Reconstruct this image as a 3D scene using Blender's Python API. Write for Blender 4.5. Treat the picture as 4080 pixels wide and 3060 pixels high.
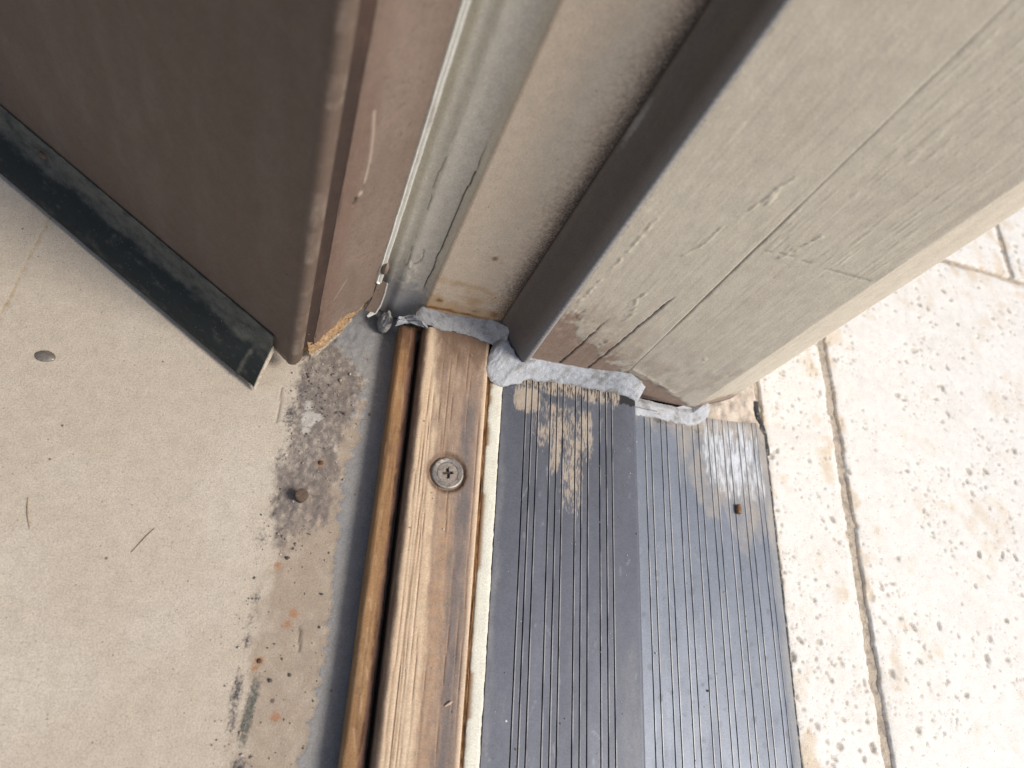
import bpy, math
import numpy as np
from mathutils import Matrix, Vector

# ------------------------------------------------------------------ clear
for o in list(bpy.data.objects):
    bpy.data.objects.remove(o)
scn = bpy.context.scene
COL = scn.collection

# ------------------------------------------------------------------ camera
cam_data = bpy.data.cameras.new('camera')
cam = bpy.data.objects.new('camera', cam_data)
COL.objects.link(cam)
cam_data.sensor_width = 36.0
cam_data.lens = 25.26
cam_data.clip_start = 0.005
cam_data.clip_end = 100.0
right = Vector((0.9457, 0.0488, 0.3215))
up = Vector((-0.1819, 0.8989, 0.3987))
back = Vector((-0.2695, -0.4355, 0.8589))
m3 = Matrix((right, up, back)).transposed()
cam.matrix_world = Matrix.Translation((-0.0508, -0.1863, 0.33)) @ m3.to_4x4()
cam_data.dof.use_dof = True
cam_data.dof.focus_distance = 0.335
cam_data.dof.aperture_fstop = 9.0
scn.camera = cam

# ------------------------------------------------------------------ daylight
SUN_EL, SUN_AZ = 50.0, -20.0          # elevation; azimuth from +X (outdoors) towards -Y
SUN_STRENGTH, SUN_ANGLE = 2.0, 16.0
SKY_STRENGTH = 0.088
EXPOSURE = 0.62
world = bpy.data.worlds.new('World')
scn.world = world
world.use_nodes = True
wn = world.node_tree
wn.nodes.clear()
w_out = wn.nodes.new('ShaderNodeOutputWorld')
w_bg = wn.nodes.new('ShaderNodeBackground')
w_sky = wn.nodes.new('ShaderNodeTexSky')
w_sky.sky_type = 'NISHITA'
w_sky.sun_disc = False
w_sky.sun_elevation = math.radians(SUN_EL)
w_sky.sun_rotation = math.radians(90.0 - SUN_AZ)
w_sky.air_density = 1.0
w_sky.dust_density = 3.0
w_sky.ozone_density = 0.6
w_bg.inputs['Strength'].default_value = SKY_STRENGTH
wn.links.new(w_sky.outputs[0], w_bg.inputs[0])
wn.links.new(w_bg.outputs[0], w_out.inputs[0])

sun_data = bpy.data.lights.new('sun', 'SUN')
sun_data.energy = SUN_STRENGTH
sun_data.angle = math.radians(SUN_ANGLE)
sun_data.color = (1.0, 0.965, 0.92)
sun = bpy.data.objects.new('sun', sun_data)
COL.objects.link(sun)
el, az = math.radians(SUN_EL), math.radians(SUN_AZ)
to_sun = Vector((math.cos(el) * math.cos(az), math.cos(el) * math.sin(az), math.sin(el)))
sun.rotation_euler = to_sun.to_track_quat('Z', 'Y').to_euler()
sun.location = to_sun * 3.0

vs_ = scn.view_settings
vs_.view_transform = 'Standard'
vs_.look = 'None'
vs_.exposure = EXPOSURE
vs_.gamma = 1.0
vs_.use_curve_mapping = False

# ------------------------------------------------------------------ numpy noise
def _h(ix, iy, s):
    n = (ix.astype(np.int64) * 374761393 + iy.astype(np.int64) * 668265263 + s * 1442695041) & 0xffffffff
    n = ((n ^ (n >> 13)) * 1274126177) & 0xffffffff
    return ((n ^ (n >> 16)) & 0xffff) / 65535.0

def vn(x, y, s=0):
    x, y = np.broadcast_arrays(np.asarray(x, float), np.asarray(y, float))
    ix, iy = np.floor(x), np.floor(y)
    fx, fy = x - ix, y - iy
    fx = fx * fx * (3 - 2 * fx)
    fy = fy * fy * (3 - 2 * fy)
    a, b = _h(ix, iy, s), _h(ix + 1, iy, s)
    c, d = _h(ix, iy + 1, s), _h(ix + 1, iy + 1, s)
    return (a * (1 - fx) + b * fx) * (1 - fy) + (c * (1 - fx) + d * fx) * fy

def fbm(x, y, s=0, octv=4, gain=0.5):
    t, amp, tot = 0.0, 1.0, 0.0
    for k in range(octv):
        t = t + amp * vn(np.asarray(x) * 2 ** k, np.asarray(y) * 2 ** k, s + 17 * k)
        tot += amp
        amp *= gain
    return t / tot

def ss(a, b, x):
    t = np.clip((x - a) / (b - a), 0, 1)
    return t * t * (3 - 2 * t)

def segdist(x, y, pts):
    """distance from a grid of points to a polyline"""
    best = np.full(np.broadcast(x, y).shape, 1e9)
    for (x0, y0), (x1, y1) in zip(pts[:-1], pts[1:]):
        dx, dy = x1 - x0, y1 - y0
        L = dx * dx + dy * dy + 1e-9
        t = np.clip(((x - x0) * dx + (y - y0) * dy) / L, 0, 1)
        best = np.minimum(best, np.hypot(x - x0 - t * dx, y - y0 - t * dy))
    return best

rng = np.random.default_rng(7)

# ------------------------------------------------------------------ mesh helpers (all lengths in mm)
def link(name, me, mat, parent=None):
    o = bpy.data.objects.new(name, me)
    COL.objects.link(o)
    if mat is not None:
        me.materials.append(mat)
    if parent is not None:
        o.parent = parent
        loc = -parent.location
        if parent.parent is not None:
            loc = Vector((0, 0, 0))
        o.location = loc
    return o

def raw(name, V, F, mat, parent=None, attrs=None, smooth=True, sharp=None):
    me = bpy.data.meshes.new(name)
    V = np.asarray(V, float) * 0.001
    nl = [len(f) for f in F] if not isinstance(F, np.ndarray) else None
    if nl is None:
        nf, k = F.shape
        me.vertices.add(len(V))
        me.vertices.foreach_set('co', V.ravel())
        me.loops.add(nf * k)
        me.loops.foreach_set('vertex_index', F.ravel().astype(np.int32))
        me.polygons.add(nf)
        me.polygons.foreach_set('loop_start', np.arange(nf, dtype=np.int32) * k)
        me.polygons.foreach_set('loop_total', np.full(nf, k, dtype=np.int32))
        me.update(calc_edges=True)
    else:
        me.from_pydata([tuple(v) for v in V], [], [tuple(int(i) for i in f) for f in F])
        me.update()
    me.polygons.foreach_set('use_smooth', np.full(len(me.polygons), smooth))
    if attrs:
        for k, a in attrs.items():
            at = me.attributes.new(k, 'FLOAT', 'POINT')
            at.data.foreach_set('value', np.asarray(a, np.float32).ravel())
    if smooth and sharp:
        me.set_sharp_from_angle(angle=math.radians(sharp))
    return link(name, me, mat, parent)

def quads(nv, nu, off=0):
    i = np.arange(nv - 1)[:, None] * nu + np.arange(nu - 1)[None, :]
    return np.stack([i, i + 1, i + nu + 1, i + nu], -1).reshape(-1, 4) + off

def slab(name, P, backvec, mat, parent=None, attrs=None, sharp=None, bottom=True):
    """height-field front face P[nv,nu,3] closed by side walls and a back face"""
    P = np.asarray(P, float)
    nv, nu = P.shape[:2]
    bv = np.asarray(backvec, float)
    F = quads(nv, nu)
    idx = np.arange(nv * nu).reshape(nv, nu)
    loop = np.concatenate([idx[0, :-1], idx[:-1, -1], idx[-1, :0:-1], idx[:0:-1, 0]])
    ci, cj = (nv - 1) // 2, (nu - 1) // 2
    n = np.cross(P[ci, cj + 1] - P[ci, cj], P[ci + 1, cj] - P[ci, cj])
    flip = np.dot(n, bv) > 0
    V = P.reshape(-1, 3)
    B1 = V[loop]
    B2 = V[loop] + bv
    N = len(V)
    k = len(loop)
    a = np.arange(k)
    b = (a + 1) % k
    S = np.stack([N + b, N + a, N + k + a, N + k + b], -1)
    # one ring of inner back vertices closes the back cheaply: fan to the centre
    ctr = B2.mean(0)
    VV = np.concatenate([V, B1, B2, ctr[None]])
    T = np.stack([N + k + b, N + k + a, np.full(k, N + 2 * k), np.full(k, N + 2 * k)], -1)
    if flip:
        F = F[:, ::-1]
        S = S[:, ::-1]
        T = T[:, [1, 0, 2, 3]]
    at = None
    if attrs:
        at = {}
        for kk, av in attrs.items():
            av = np.broadcast_to(np.asarray(av, float), (nv, nu)).reshape(-1)
            at[kk] = np.concatenate([av, av[loop], av[loop], [0.0]])
    me = bpy.data.meshes.new(name)
    Vm = VV * 0.001
    quad = np.concatenate([F, S])
    tri = T[:, :3]
    me.vertices.add(len(Vm))
    me.vertices.foreach_set('co', Vm.ravel())
    nq, nt = len(quad), len(tri)
    me.loops.add(nq * 4 + nt * 3)
    me.loops.foreach_set('vertex_index', np.concatenate([quad.ravel(), tri.ravel()]).astype(np.int32))
    me.polygons.add(nq + nt)
    st = np.concatenate([np.arange(nq) * 4, nq * 4 + np.arange(nt) * 3]).astype(np.int32)
    me.polygons.foreach_set('loop_start', st)
    me.polygons.foreach_set('loop_total', np.concatenate([np.full(nq, 4), np.full(nt, 3)]).astype(np.int32))
    me.update(calc_edges=True)
    sm = np.zeros(nq + nt, bool)
    sm[:len(F)] = True
    me.polygons.foreach_set('use_smooth', sm)
    if at:
        for kk, av in at.items():
            d = me.attributes.new(kk, 'FLOAT', 'POINT')
            d.data.foreach_set('value', av.astype(np.float32))
    if sharp:
        me.set_sharp_from_angle(angle=math.radians(sharp))
    return link(name, me, mat, parent)

def loft(name, P, mat, parent=None, attrs=None, sharp=None, caps=True):
    """closed tube: P[nv rings, nu points, 3]"""
    P = np.asarray(P, float)
    nv, nu = P.shape[:2]
    V = P.reshape(-1, 3)
    i = np.arange(nv - 1)[:, None] * nu
    j = np.arange(nu)[None, :]
    jn = (j + 1) % nu
    F = np.stack([i + j, i + jn, i + nu + jn, i + nu + j], -1).reshape(-1, 4)
    # orientation: outwards
    c = P[nv // 2].mean(0)
    p0, p1, p2 = P[nv // 2, 0], P[nv // 2, 1], P[min(nv // 2 + 1, nv - 1), 0]
    area = 0.0
    ring = P[nv // 2] - c
    ax = P[-1].mean(0) - P[0].mean(0)
    for q in range(nu):
        area += np.dot(np.cross(ring[q], ring[(q + 1) % nu]), ax)
    if area < 0:
        F = F[:, ::-1]
    faces = [tuple(f) for f in F]
    VV = [V]
    if caps:
        N = len(V)
        VV += [P[0], P[-1]]
        c0 = list(range(N, N + nu))
        c1 = list(range(N + nu, N + 2 * nu))
        if area > 0:
            c0 = c0[::-1]
        else:
            c1 = c1[::-1]
        faces += [tuple(c0), tuple(c1)]
    V = np.concatenate(VV)
    at = None
    if attrs:
        at = {}
        for kk, av in attrs.items():
            av = np.broadcast_to(np.asarray(av, float), (nv, nu))
            at[kk] = np.concatenate([av.reshape(-1)] + ([av[0], av[-1]] if caps else []))
    return raw(name, V, faces, mat, parent, at, True, sharp)

def thing(name, label, cat, base, group=None):
    o = bpy.data.objects.new(name, None)
    COL.objects.link(o)
    o.empty_display_size = 0.02
    o.location = Vector(base) * 0.001
    o['label'] = label
    o['category'] = cat
    if group:
        o['group'] = group
    return o

def tag(o, label, cat, group=None):
    o['label'] = label
    o['category'] = cat
    if group:
        o['group'] = group
    me = o.data
    n = len(me.vertices)
    co = np.empty(n * 3)
    me.vertices.foreach_get('co', co)
    co = co.reshape(-1, 3)
    c = (co.min(0) + co.max(0)) / 2
    c[2] = co[:, 2].min()
    co -= c
    me.vertices.foreach_set('co', co.ravel())
    me.update()
    o.location = Vector(c)
    return o

# ------------------------------------------------------------------ materials
def mk(name, base, rough=0.6, metal=0.0, spec=0.4, var=(), layers=(), specks=(), bumps=(), rvar=None, coat=0.0, grit=0.17):
    """procedural material.
    var    : (scale xyz per metre, detail, colour, lo, hi)           noise-driven colour variation
    layers : (attribute, colour, roughness, noise scale or None)     stains stored on the mesh
    specks : (voronoi scale, radius, colour, share)                  small dots
    bumps  : (scale xyz, detail, distance m, strength)"""
    m = bpy.data.materials.new(name)
    m.use_nodes = True
    nt = m.node_tree
    nt.nodes.clear()
    N = nt.nodes.new
    L = nt.links.new
    out = N('ShaderNodeOutputMaterial')
    bs = N('ShaderNodeBsdfPrincipled')
    L(bs.outputs[0], out.inputs[0])
    tc = N('ShaderNodeTexCoord')
    bs.inputs['Metallic'].default_value = metal
    bs.inputs['Specular IOR Level'].default_value = spec
    bs.inputs['Coat Weight'].default_value = coat

    def noise(scale, detail, rough_=0.6):
        mp = N('ShaderNodeMapping')
        mp.inputs['Scale'].default_value = scale if isinstance(scale, tuple) else (scale,) * 3
        L(tc.outputs['Object'], mp.inputs['Vector'])
        nz = N('ShaderNodeTexNoise')
        nz.inputs['Scale'].default_value = 1.0
        nz.inputs['Detail'].default_value = detail
        nz.inputs['Roughness'].default_value = rough_
        L(mp.outputs[0], nz.inputs['Vector'])
        return nz.outputs['Fac']

    def maprange(sock, lo, hi, a=0.0, b=1.0):
        r = N('ShaderNodeMapRange')
        r.interpolation_type = 'SMOOTHSTEP'
        L(sock, r.inputs['Value'])
        r.inputs['From Min'].default_value = lo
        r.inputs['From Max'].default_value = hi
        r.inputs['To Min'].default_value = a
        r.inputs['To Max'].default_value = b
        return r.outputs['Result']

    def mixc(fac, a, b):
        x = N('ShaderNodeMix')
        x.data_type = 'RGBA'
        L(fac, x.inputs[0])
        for s, v in ((6, a), (7, b)):
            if isinstance(v, tuple):
                x.inputs[s].default_value = (*v, 1)
            else:
                L(v, x.inputs[s])
        return x.outputs[2]

    def mixf(fac, a, b):
        x = N('ShaderNodeMix')
        x.data_type = 'FLOAT'
        L(fac, x.inputs[0])
        for s, v in ((2, a), (3, b)):
            if isinstance(v, (int, float)):
                x.inputs[s].default_value = v
            else:
                L(v, x.inputs[s])
        return x.outputs[0]

    colr = tuple(base)
    rgh = rough
    for sc, det, c2, lo, hi in var:
        colr = mixc(maprange(noise(sc, det), lo, hi), colr, tuple(c2))
    if rvar:
        sc, det, r2, lo, hi = rvar
        rgh = mixf(maprange(noise(sc, det), lo, hi), rgh, r2)
    for lay in layers:
        at, c2, r2, nsc = lay[:4]
        amp = lay[4] if len(lay) > 4 else 1.1
        wid = lay[5] if len(lay) > 5 else 0.42
        a = N('ShaderNodeAttribute')
        a.attribute_name = at
        f = a.outputs['Fac']
        if nsc:
            nz = noise(nsc, 4.0)
            ad = N('ShaderNodeMath')
            ad.operation = 'MULTIPLY_ADD'
            L(nz, ad.inputs[0])
            ad.inputs[1].default_value = amp
            L(f, ad.inputs[2])
            sub = N('ShaderNodeMath')
            sub.operation = 'SUBTRACT'
            L(ad.outputs[0], sub.inputs[0])
            sub.inputs[1].default_value = 0.5 * amp
            gate = N('ShaderNodeMath')
            gate.operation = 'MULTIPLY'
            L(maprange(sub.outputs[0], 0.52 - wid, 0.52 + wid), gate.inputs[0])
            L(maprange(f, 0.0, 0.12), gate.inputs[1])
            f = gate.outputs[0]
        colr = mixc(f, colr, tuple(c2))
        if r2 is not None:
            rgh = mixf(f, rgh, r2)
    for vs, rad, c2, share in specks:
        mp = N('ShaderNodeMapping')
        mp.inputs['Scale'].default_value = vs if isinstance(vs, tuple) else (vs,) * 3
        L(tc.outputs['Object'], mp.inputs['Vector'])
        vo = N('ShaderNodeTexVoronoi')
        vo.inputs['Scale'].default_value = 1.0
        L(mp.outputs[0], vo.inputs['Vector'])
        d = maprange(vo.outputs['Distance'], rad * 0.55, rad, 1.0, 0.0)
        sp = N('ShaderNodeSeparateColor')
        L(vo.outputs['Color'], sp.inputs[0])
        g = N('ShaderNodeMath')
        g.operation = 'LESS_THAN'
        L(sp.outputs[0], g.inputs[0])
        g.inputs[1].default_value = share
        mu = N('ShaderNodeMath')
        mu.operation = 'MULTIPLY'
        L(d, mu.inputs[0])
        L(g.outputs[0], mu.inputs[1])
        colr = mixc(mu.outputs[0], colr, tuple(c2))
    if grit:
        def tone_mul(f):  # multiplies the colour by a random grain factor
            x = N('ShaderNodeMix')
            x.data_type = 'RGBA'
            x.blend_type = 'MULTIPLY'
            x.inputs[0].default_value = 1.0
            if isinstance(colr, tuple):
                x.inputs[6].default_value = (*colr, 1)
            else:
                L(colr, x.inputs[6])
            L(f, x.inputs[7])
            return x.outputs[2]
        g1 = maprange(noise(1500.0, 3.0, 0.75), 0.30, 0.70, 1.0 - grit, 1.0 + grit * 0.75)
        g2 = maprange(noise(170.0, 6.0, 0.72), 0.28, 0.72, 1.0 - grit * 0.5, 1.0 + grit * 0.35)
        gm = N('ShaderNodeMath')
        gm.operation = 'MULTIPLY'
        L(g1, gm.inputs[0])
        L(g2, gm.inputs[1])
        cb = N('ShaderNodeCombineColor')
        for k in range(3):
            L(gm.outputs[0], cb.inputs[k])
        colr = tone_mul(cb.outputs[0])
    if isinstance(colr, tuple):
        bs.inputs['Base Color'].default_value = (*colr, 1)
    else:
        L(colr, bs.inputs['Base Color'])
    if isinstance(rgh, (int, float)):
        bs.inputs['Roughness'].default_value = rgh
    else:
        L(rgh, bs.inputs['Roughness'])
    prev = None
    for sc, det, dist, stg in bumps:
        b = N('ShaderNodeBump')
        b.inputs['Distance'].default_value = dist
        b.inputs['Strength'].default_value = stg
        L(noise(sc, det), b.inputs['Height'])
        if prev is not None:
            L(prev, b.inputs['Normal'])
        prev = b.outputs[0]
    if prev is not None:
        L(prev, bs.inputs['Normal'])
    return m

M = {}
M['floor'] = mk('floor_covering', (0.475, 0.405, 0.318), 0.62, spec=0.3,
    var=(((9, 9, 9), 3, (0.525, 0.462, 0.378), 0.42, 0.62), ((700, 700, 700), 5, (0.405, 0.338, 0.265), 0.48, 0.80), ((1300, 1300, 1300), 3, (0.28, 0.22, 0.165), 0.58, 0.74)),
    layers=(('brown', (0.335, 0.265, 0.20), 0.65, (160, 160, 160), 1.3, .5),
            ('dark', (0.165, 0.138, 0.122), 0.75, (420, 300, 420), 1.4, .45),
            ('mould', (0.07, 0.064, 0.066), 0.85, (900, 650, 900), 1.6, .4),
            ('green', (0.10, 0.103, 0.085), 0.85, (900, 700, 900), 1.6, .4),
            ('rust', (0.34, 0.19, 0.11), 0.8, (500, 500, 500), 1.5, .45),
            ('grey', (0.225, 0.222, 0.22), 0.6, None),
            ('plaster', (0.43, 0.40, 0.355), 0.7, None),
            ('ochre', (0.36, 0.25, 0.12), 0.7, (600, 600, 600)),
            ('crack', (0.07, 0.06, 0.05), 0.9, None)),
    specks=((95, 0.075, (0.17, 0.13, 0.10), 0.4), (48, 0.055, (0.15, 0.115, 0.085), 0.35), (260, 0.12, (0.30, 0.235, 0.175), 0.3)),
    bumps=(((420, 420, 420), 5, 0.0005, 0.3), ((1100, 1100, 1100), 4, 0.0004, 0.5)))
M['stone'] = mk('travertine', (0.765, 0.725, 0.655), 0.55, spec=0.35,
    var=(((14, 22, 14), 4, (0.71, 0.67, 0.60), 0.45, 0.75), ((500, 500, 500), 2, (0.66, 0.62, 0.55), 0.58, 0.72)),
    layers=(('dirt', (0.49, 0.435, 0.36), 0.9, None), ('ochre', (0.66, 0.555, 0.42), 0.8, (120, 120, 120), 1.2, .6),
            ('edge', (0.50, 0.42, 0.33), 0.9, (300, 300, 300))),
    specks=((330, 0.17, (0.40, 0.35, 0.28), 0.25),),
    bumps=(((260, 260, 260), 5, 0.0006, 0.35),))
M['grout'] = mk('joint_fill', (0.50, 0.425, 0.335), 0.95, spec=0.1,
    var=(((220, 220, 220), 4, (0.33, 0.28, 0.225), 0.45, 0.65),), bumps=(((500, 500, 500), 4, 0.0012, 0.8),))
M['door_paint'] = mk('door_brown_paint', (0.140, 0.099, 0.075), 0.62, spec=0.3,
    var=(((60, 60, 20), 3, (0.155, 0.115, 0.09), 0.45, 0.7),),
    layers=(('dust', (0.27, 0.215, 0.17), 0.8, (300, 300, 90)),),
    specks=((60, 0.05, (0.06, 0.038, 0.028), 0.25),),
    bumps=(((300, 300, 300), 3, 0.0002, 0.25),))
M['edge_paint'] = mk('door_edge_paint', (0.20, 0.148, 0.114), 0.6, spec=0.3,
    var=(((45, 45, 14), 3, (0.235, 0.175, 0.138), 0.4, 0.65), ((420, 420, 420), 5, (0.14, 0.098, 0.076), 0.56, 0.75)),
    layers=(('red', (0.185, 0.122, 0.092), 0.6, None), ('scar', (0.42, 0.34, 0.27), 0.7, None), ('hole', (0.035, 0.025, 0.02), 0.9, None)),
    specks=((420, 0.14, (0.33, 0.26, 0.21), 0.12),),
    bumps=(((500, 500, 300), 4, 0.0004, 0.5), ((120, 120, 60), 3, 0.0008, 0.3)))
M['groove'] = mk('door_groove', (0.062, 0.042, 0.034), 0.7, spec=0.2,
    var=(((60, 60, 20), 3, (0.13, 0.08, 0.06), 0.45, 0.7),), bumps=(((400, 400, 120), 3, 0.0004, 0.4),))
M['chipboard'] = mk('chipboard_core', (0.46, 0.30, 0.165), 0.9, spec=0.15,
    var=(((700, 700, 700), 3, (0.24, 0.12, 0.05), 0.5, 0.68), ((300, 300, 300), 2, (0.58, 0.41, 0.25), 0.52, 0.7)),
    bumps=(((900, 900, 900), 4, 0.0012, 0.9),))
M['veneer'] = mk('torn_veneer', (0.50, 0.44, 0.35), 0.8, spec=0.2, var=(((500, 500, 500), 4, (0.33, 0.26, 0.185), 0.45, 0.7),), bumps=(((700, 700, 700), 4, 0.0006, 0.6),))
M['skin_white'] = mk('cream_sheet_metal', (0.72, 0.70, 0.62), 0.45, spec=0.4,
    var=(((200, 200, 60), 3, (0.55, 0.50, 0.42), 0.55, 0.75),))
M['sweep'] = mk('drip_rail_vinyl', (0.020, 0.0225, 0.0205), 0.6, spec=0.2,
    layers=(('dust', (0.125, 0.12, 0.098), 0.85, (160, 160, 300), 1.2, .5), ('rim', (0.50, 0.40, 0.27), 0.8, None)),
    specks=((900, 0.16, (0.22, 0.21, 0.18), 0.16),),
    bumps=(((500, 500, 500), 3, 0.0003, 0.35),))
M['frame_paint'] = mk('frame_beige_paint', (0.65, 0.575, 0.45), 0.6, spec=0.35,
    var=(((26, 26, 9), 3, (0.61, 0.53, 0.415), 0.42, 0.66),),
    layers=(('thin', (0.385, 0.29, 0.215), 0.7, (110, 110, 60), 1.3, .65), ('bare', (0.325, 0.225, 0.168), 0.75, (260, 260, 260), 1.0, .42),
            ('lip', (0.60, 0.55, 0.44), 0.6, None), ('crack', (0.05, 0.035, 0.025), 0.9, None), ('grime', (0.10, 0.085, 0.075), 0.9, (250, 250, 250))),
    specks=((75, 0.045, (0.17, 0.13, 0.10), 0.2),),
    bumps=(((800, 800, 30), 4, 0.0005, 0.15), ((150, 150, 90), 5, 0.0008, 0.16), ((900, 900, 900), 4, 0.0003, 0.4)))
M['stop_paint'] = mk('stop_beige_paint', (0.68, 0.555, 0.415), 0.5, spec=0.35,
    var=(((30, 30, 7), 3, (0.67, 0.575, 0.445), 0.42, 0.66),),
    layers=(('sootfilm', (0.30, 0.225, 0.17), 0.8, (500, 500, 500), 1.2, .5), ('rustfilm', (0.52, 0.36, 0.20), 0.7, (120, 120, 120)), ('rust', (0.27, 0.125, 0.04), 0.8, (300, 300, 300)),
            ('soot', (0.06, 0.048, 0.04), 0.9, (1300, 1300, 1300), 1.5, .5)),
    specks=((260, 0.10, (0.30, 0.21, 0.14), 0.22), (80, 0.05, (0.14, 0.08, 0.05), 0.35)),
    bumps=(((600, 600, 600), 3, 0.0003, 0.3),))
M['rebate_paint'] = mk('rebate_grey_paint', (0.66, 0.61, 0.51), 0.7, spec=0.2,
    var=(((40, 40, 10), 3, (0.60, 0.555, 0.455), 0.42, 0.66),),
    layers=(('bare', (0.20, 0.115, 0.065), 0.85, (350, 350, 350)), ('grey', (0.46, 0.435, 0.405), 0.7, (220, 220, 220)),
            ('crack', (0.04, 0.03, 0.02), 0.9, None)),
    specks=((110, 0.05, (0.17, 0.12, 0.08), 0.2),),
    bumps=(((500, 500, 200), 4, 0.0004, 0.35),))
M['rubber'] = mk('gasket_rubber', (0.112, 0.100, 0.092), 0.55, spec=0.4,
    var=(((90, 90, 14), 4, (0.13, 0.112, 0.097), 0.45, 0.68),),
    layers=(('dust', (0.16, 0.13, 0.105), 0.8, (500, 500, 60)), ('rim', (0.30, 0.285, 0.27), 0.8, None), ('scuff', (0.26, 0.25, 0.23), 0.8, (400, 400, 400))),
    specks=((300, 0.08, (0.35, 0.32, 0.29), 0.05),),
    bumps=(((700, 700, 700), 2, 0.00015, 0.3),))
M['seal'] = mk('grey_sealant', (0.455, 0.465, 0.48), 0.7, spec=0.3,
    var=(((160, 160, 160), 4, (0.37, 0.38, 0.395), 0.42, 0.70),),
    layers=(('dirt', (0.25, 0.235, 0.21), 0.85, (420, 420, 420), 1.4, .5), ('crack', (0.12, 0.12, 0.125), 0.9, None)),
    bumps=(((380, 380, 380), 4, 0.0010, 0.5), ((1100, 1100, 1100), 3, 0.0004, 0.5)))
M['seal_dull'] = mk('dull_grey_sealant', (0.37, 0.365, 0.36), 0.8, spec=0.25,
    var=(((260, 260, 260), 4, (0.27, 0.255, 0.24), 0.45, 0.65),), bumps=(((400, 400, 400), 4, 0.0010, 0.5),))
M['lump'] = mk('dusty_sealant', (0.42, 0.405, 0.38), 0.85, spec=0.2,
    var=(((300, 300, 300), 4, (0.30, 0.28, 0.255), 0.45, 0.65),), bumps=(((450, 450, 450), 5, 0.0020, 1.0),))
M['wood'] = mk('worn_pine', (0.60, 0.455, 0.31), 0.65, spec=0.25,
    var=(((500, 7, 500), 5, (0.545, 0.385, 0.24), 0.42, 0.80), ((120, 9, 120), 3, (0.62, 0.48, 0.34), 0.5, 0.7)),
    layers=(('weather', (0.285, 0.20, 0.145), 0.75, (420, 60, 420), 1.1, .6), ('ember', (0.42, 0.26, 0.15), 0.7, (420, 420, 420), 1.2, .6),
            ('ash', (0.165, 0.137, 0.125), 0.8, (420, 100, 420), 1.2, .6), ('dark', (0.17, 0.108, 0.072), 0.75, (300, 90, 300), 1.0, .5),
            ('grain', (0.30, 0.195, 0.125), 0.85, None), ('pale', (0.62, 0.47, 0.34), 0.7, None)),
    specks=((700, 0.12, (0.55, 0.46, 0.37), 0.06),),
    bumps=(((900, 20, 900), 4, 0.0003, 0.2), ((600, 600, 600), 4, 0.0003, 0.35)))
M['trim_wood'] = mk('stained_trim_wood', (0.33, 0.185, 0.085), 0.68, spec=0.25,
    var=(((600, 14, 600), 4, (0.25, 0.132, 0.058), 0.40, 0.78), ((90, 40, 90), 3, (0.40, 0.245, 0.125), 0.48, 0.75)),
    layers=(('raw', (0.24, 0.13, 0.085), 0.8, (300, 100, 300)), ('dark', (0.15, 0.08, 0.045), 0.8, (300, 160, 300)), ('scratch', (0.58, 0.42, 0.27), 0.7, None)),  # raw tint holds the board's shadow on the strip's right side
    bumps=(((900, 30, 900), 3, 0.0004, 0.4),))
M['cream'] = mk('cream_edge_paint', (0.66, 0.635, 0.53), 0.55, spec=0.35,
    var=(((60, 20, 60), 3, (0.60, 0.56, 0.45), 0.45, 0.7),),
    layers=(('chip', (0.36, 0.235, 0.135), 0.85, None),),
    specks=((260, 0.09, (0.36, 0.30, 0.22), 0.1),), bumps=(((500, 40, 500), 3, 0.0003, 0.3),))
M['crackwood'] = mk('splintered_wood', (0.30, 0.175, 0.085), 0.85, spec=0.2,
    var=(((700, 40, 700), 4, (0.12, 0.065, 0.03), 0.45, 0.65),), bumps=(((900, 60, 900), 3, 0.0007, 0.6),))
M['alu'] = mk('dark_anodised_metal', (0.090, 0.097, 0.120), 0.46, metal=0.25, spec=0.5,
    var=(((70, 10, 70), 5, (0.115, 0.123, 0.152), 0.42, 0.75),),
    layers=(('film_sheen', (0.19, 0.19, 0.195), 0.6, (220, 60, 220)), ('gunk', (0.022, 0.021, 0.022), 0.8, (500, 300, 500), 1.8, .2), ('tan', (0.40, 0.335, 0.265), 0.85, (1300, 230, 1300), 1.9, .2), ('pale', (0.36, 0.355, 0.355), 0.75, (1200, 300, 1200), 1.8, .3),
            ('worn', (0.45, 0.44, 0.43), 0.5, None), ('deep', (0.01, 0.011, 0.014), 0.8, None), ('scratch', (0.24, 0.25, 0.27), 0.5, None)),
    specks=((190, 0.10, (0.50, 0.49, 0.46), 0.06), (62, 0.10, (0.08, 0.08, 0.088), 0.1)),
    bumps=(((400, 60, 400), 3, 0.0001, 0.2),), rvar=((60, 25, 60), 3, 0.55, 0.45, 0.7))
M['alu_low'] = mk('sky_tinted_anodised_metal', (0.15, 0.17, 0.205), 0.45, metal=0.25, spec=0.5,  # lighter, bluer base colour stands in for sky reflected by the lower plate
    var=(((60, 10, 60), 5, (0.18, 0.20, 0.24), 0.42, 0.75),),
    layers=(('film_sheen', (0.245, 0.245, 0.245), 0.6, (150, 60, 150)), ('gunk', (0.04, 0.04, 0.042), 0.9, (400, 260, 400), 1.8, .2), ('tan', (0.36, 0.32, 0.275), 0.8, (150, 70, 150), 0.8, .3), ('pale', (0.56, 0.58, 0.60), 0.7, (1200, 130, 1200), 1.9, .35),
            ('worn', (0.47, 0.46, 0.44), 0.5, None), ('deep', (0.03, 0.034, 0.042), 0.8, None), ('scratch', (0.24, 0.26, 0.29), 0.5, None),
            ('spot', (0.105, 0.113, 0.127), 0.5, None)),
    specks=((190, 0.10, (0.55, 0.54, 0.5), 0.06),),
    bumps=(((400, 60, 400), 3, 0.0001, 0.2),), rvar=((60, 25, 60), 3, 0.55, 0.45, 0.7))
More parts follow.
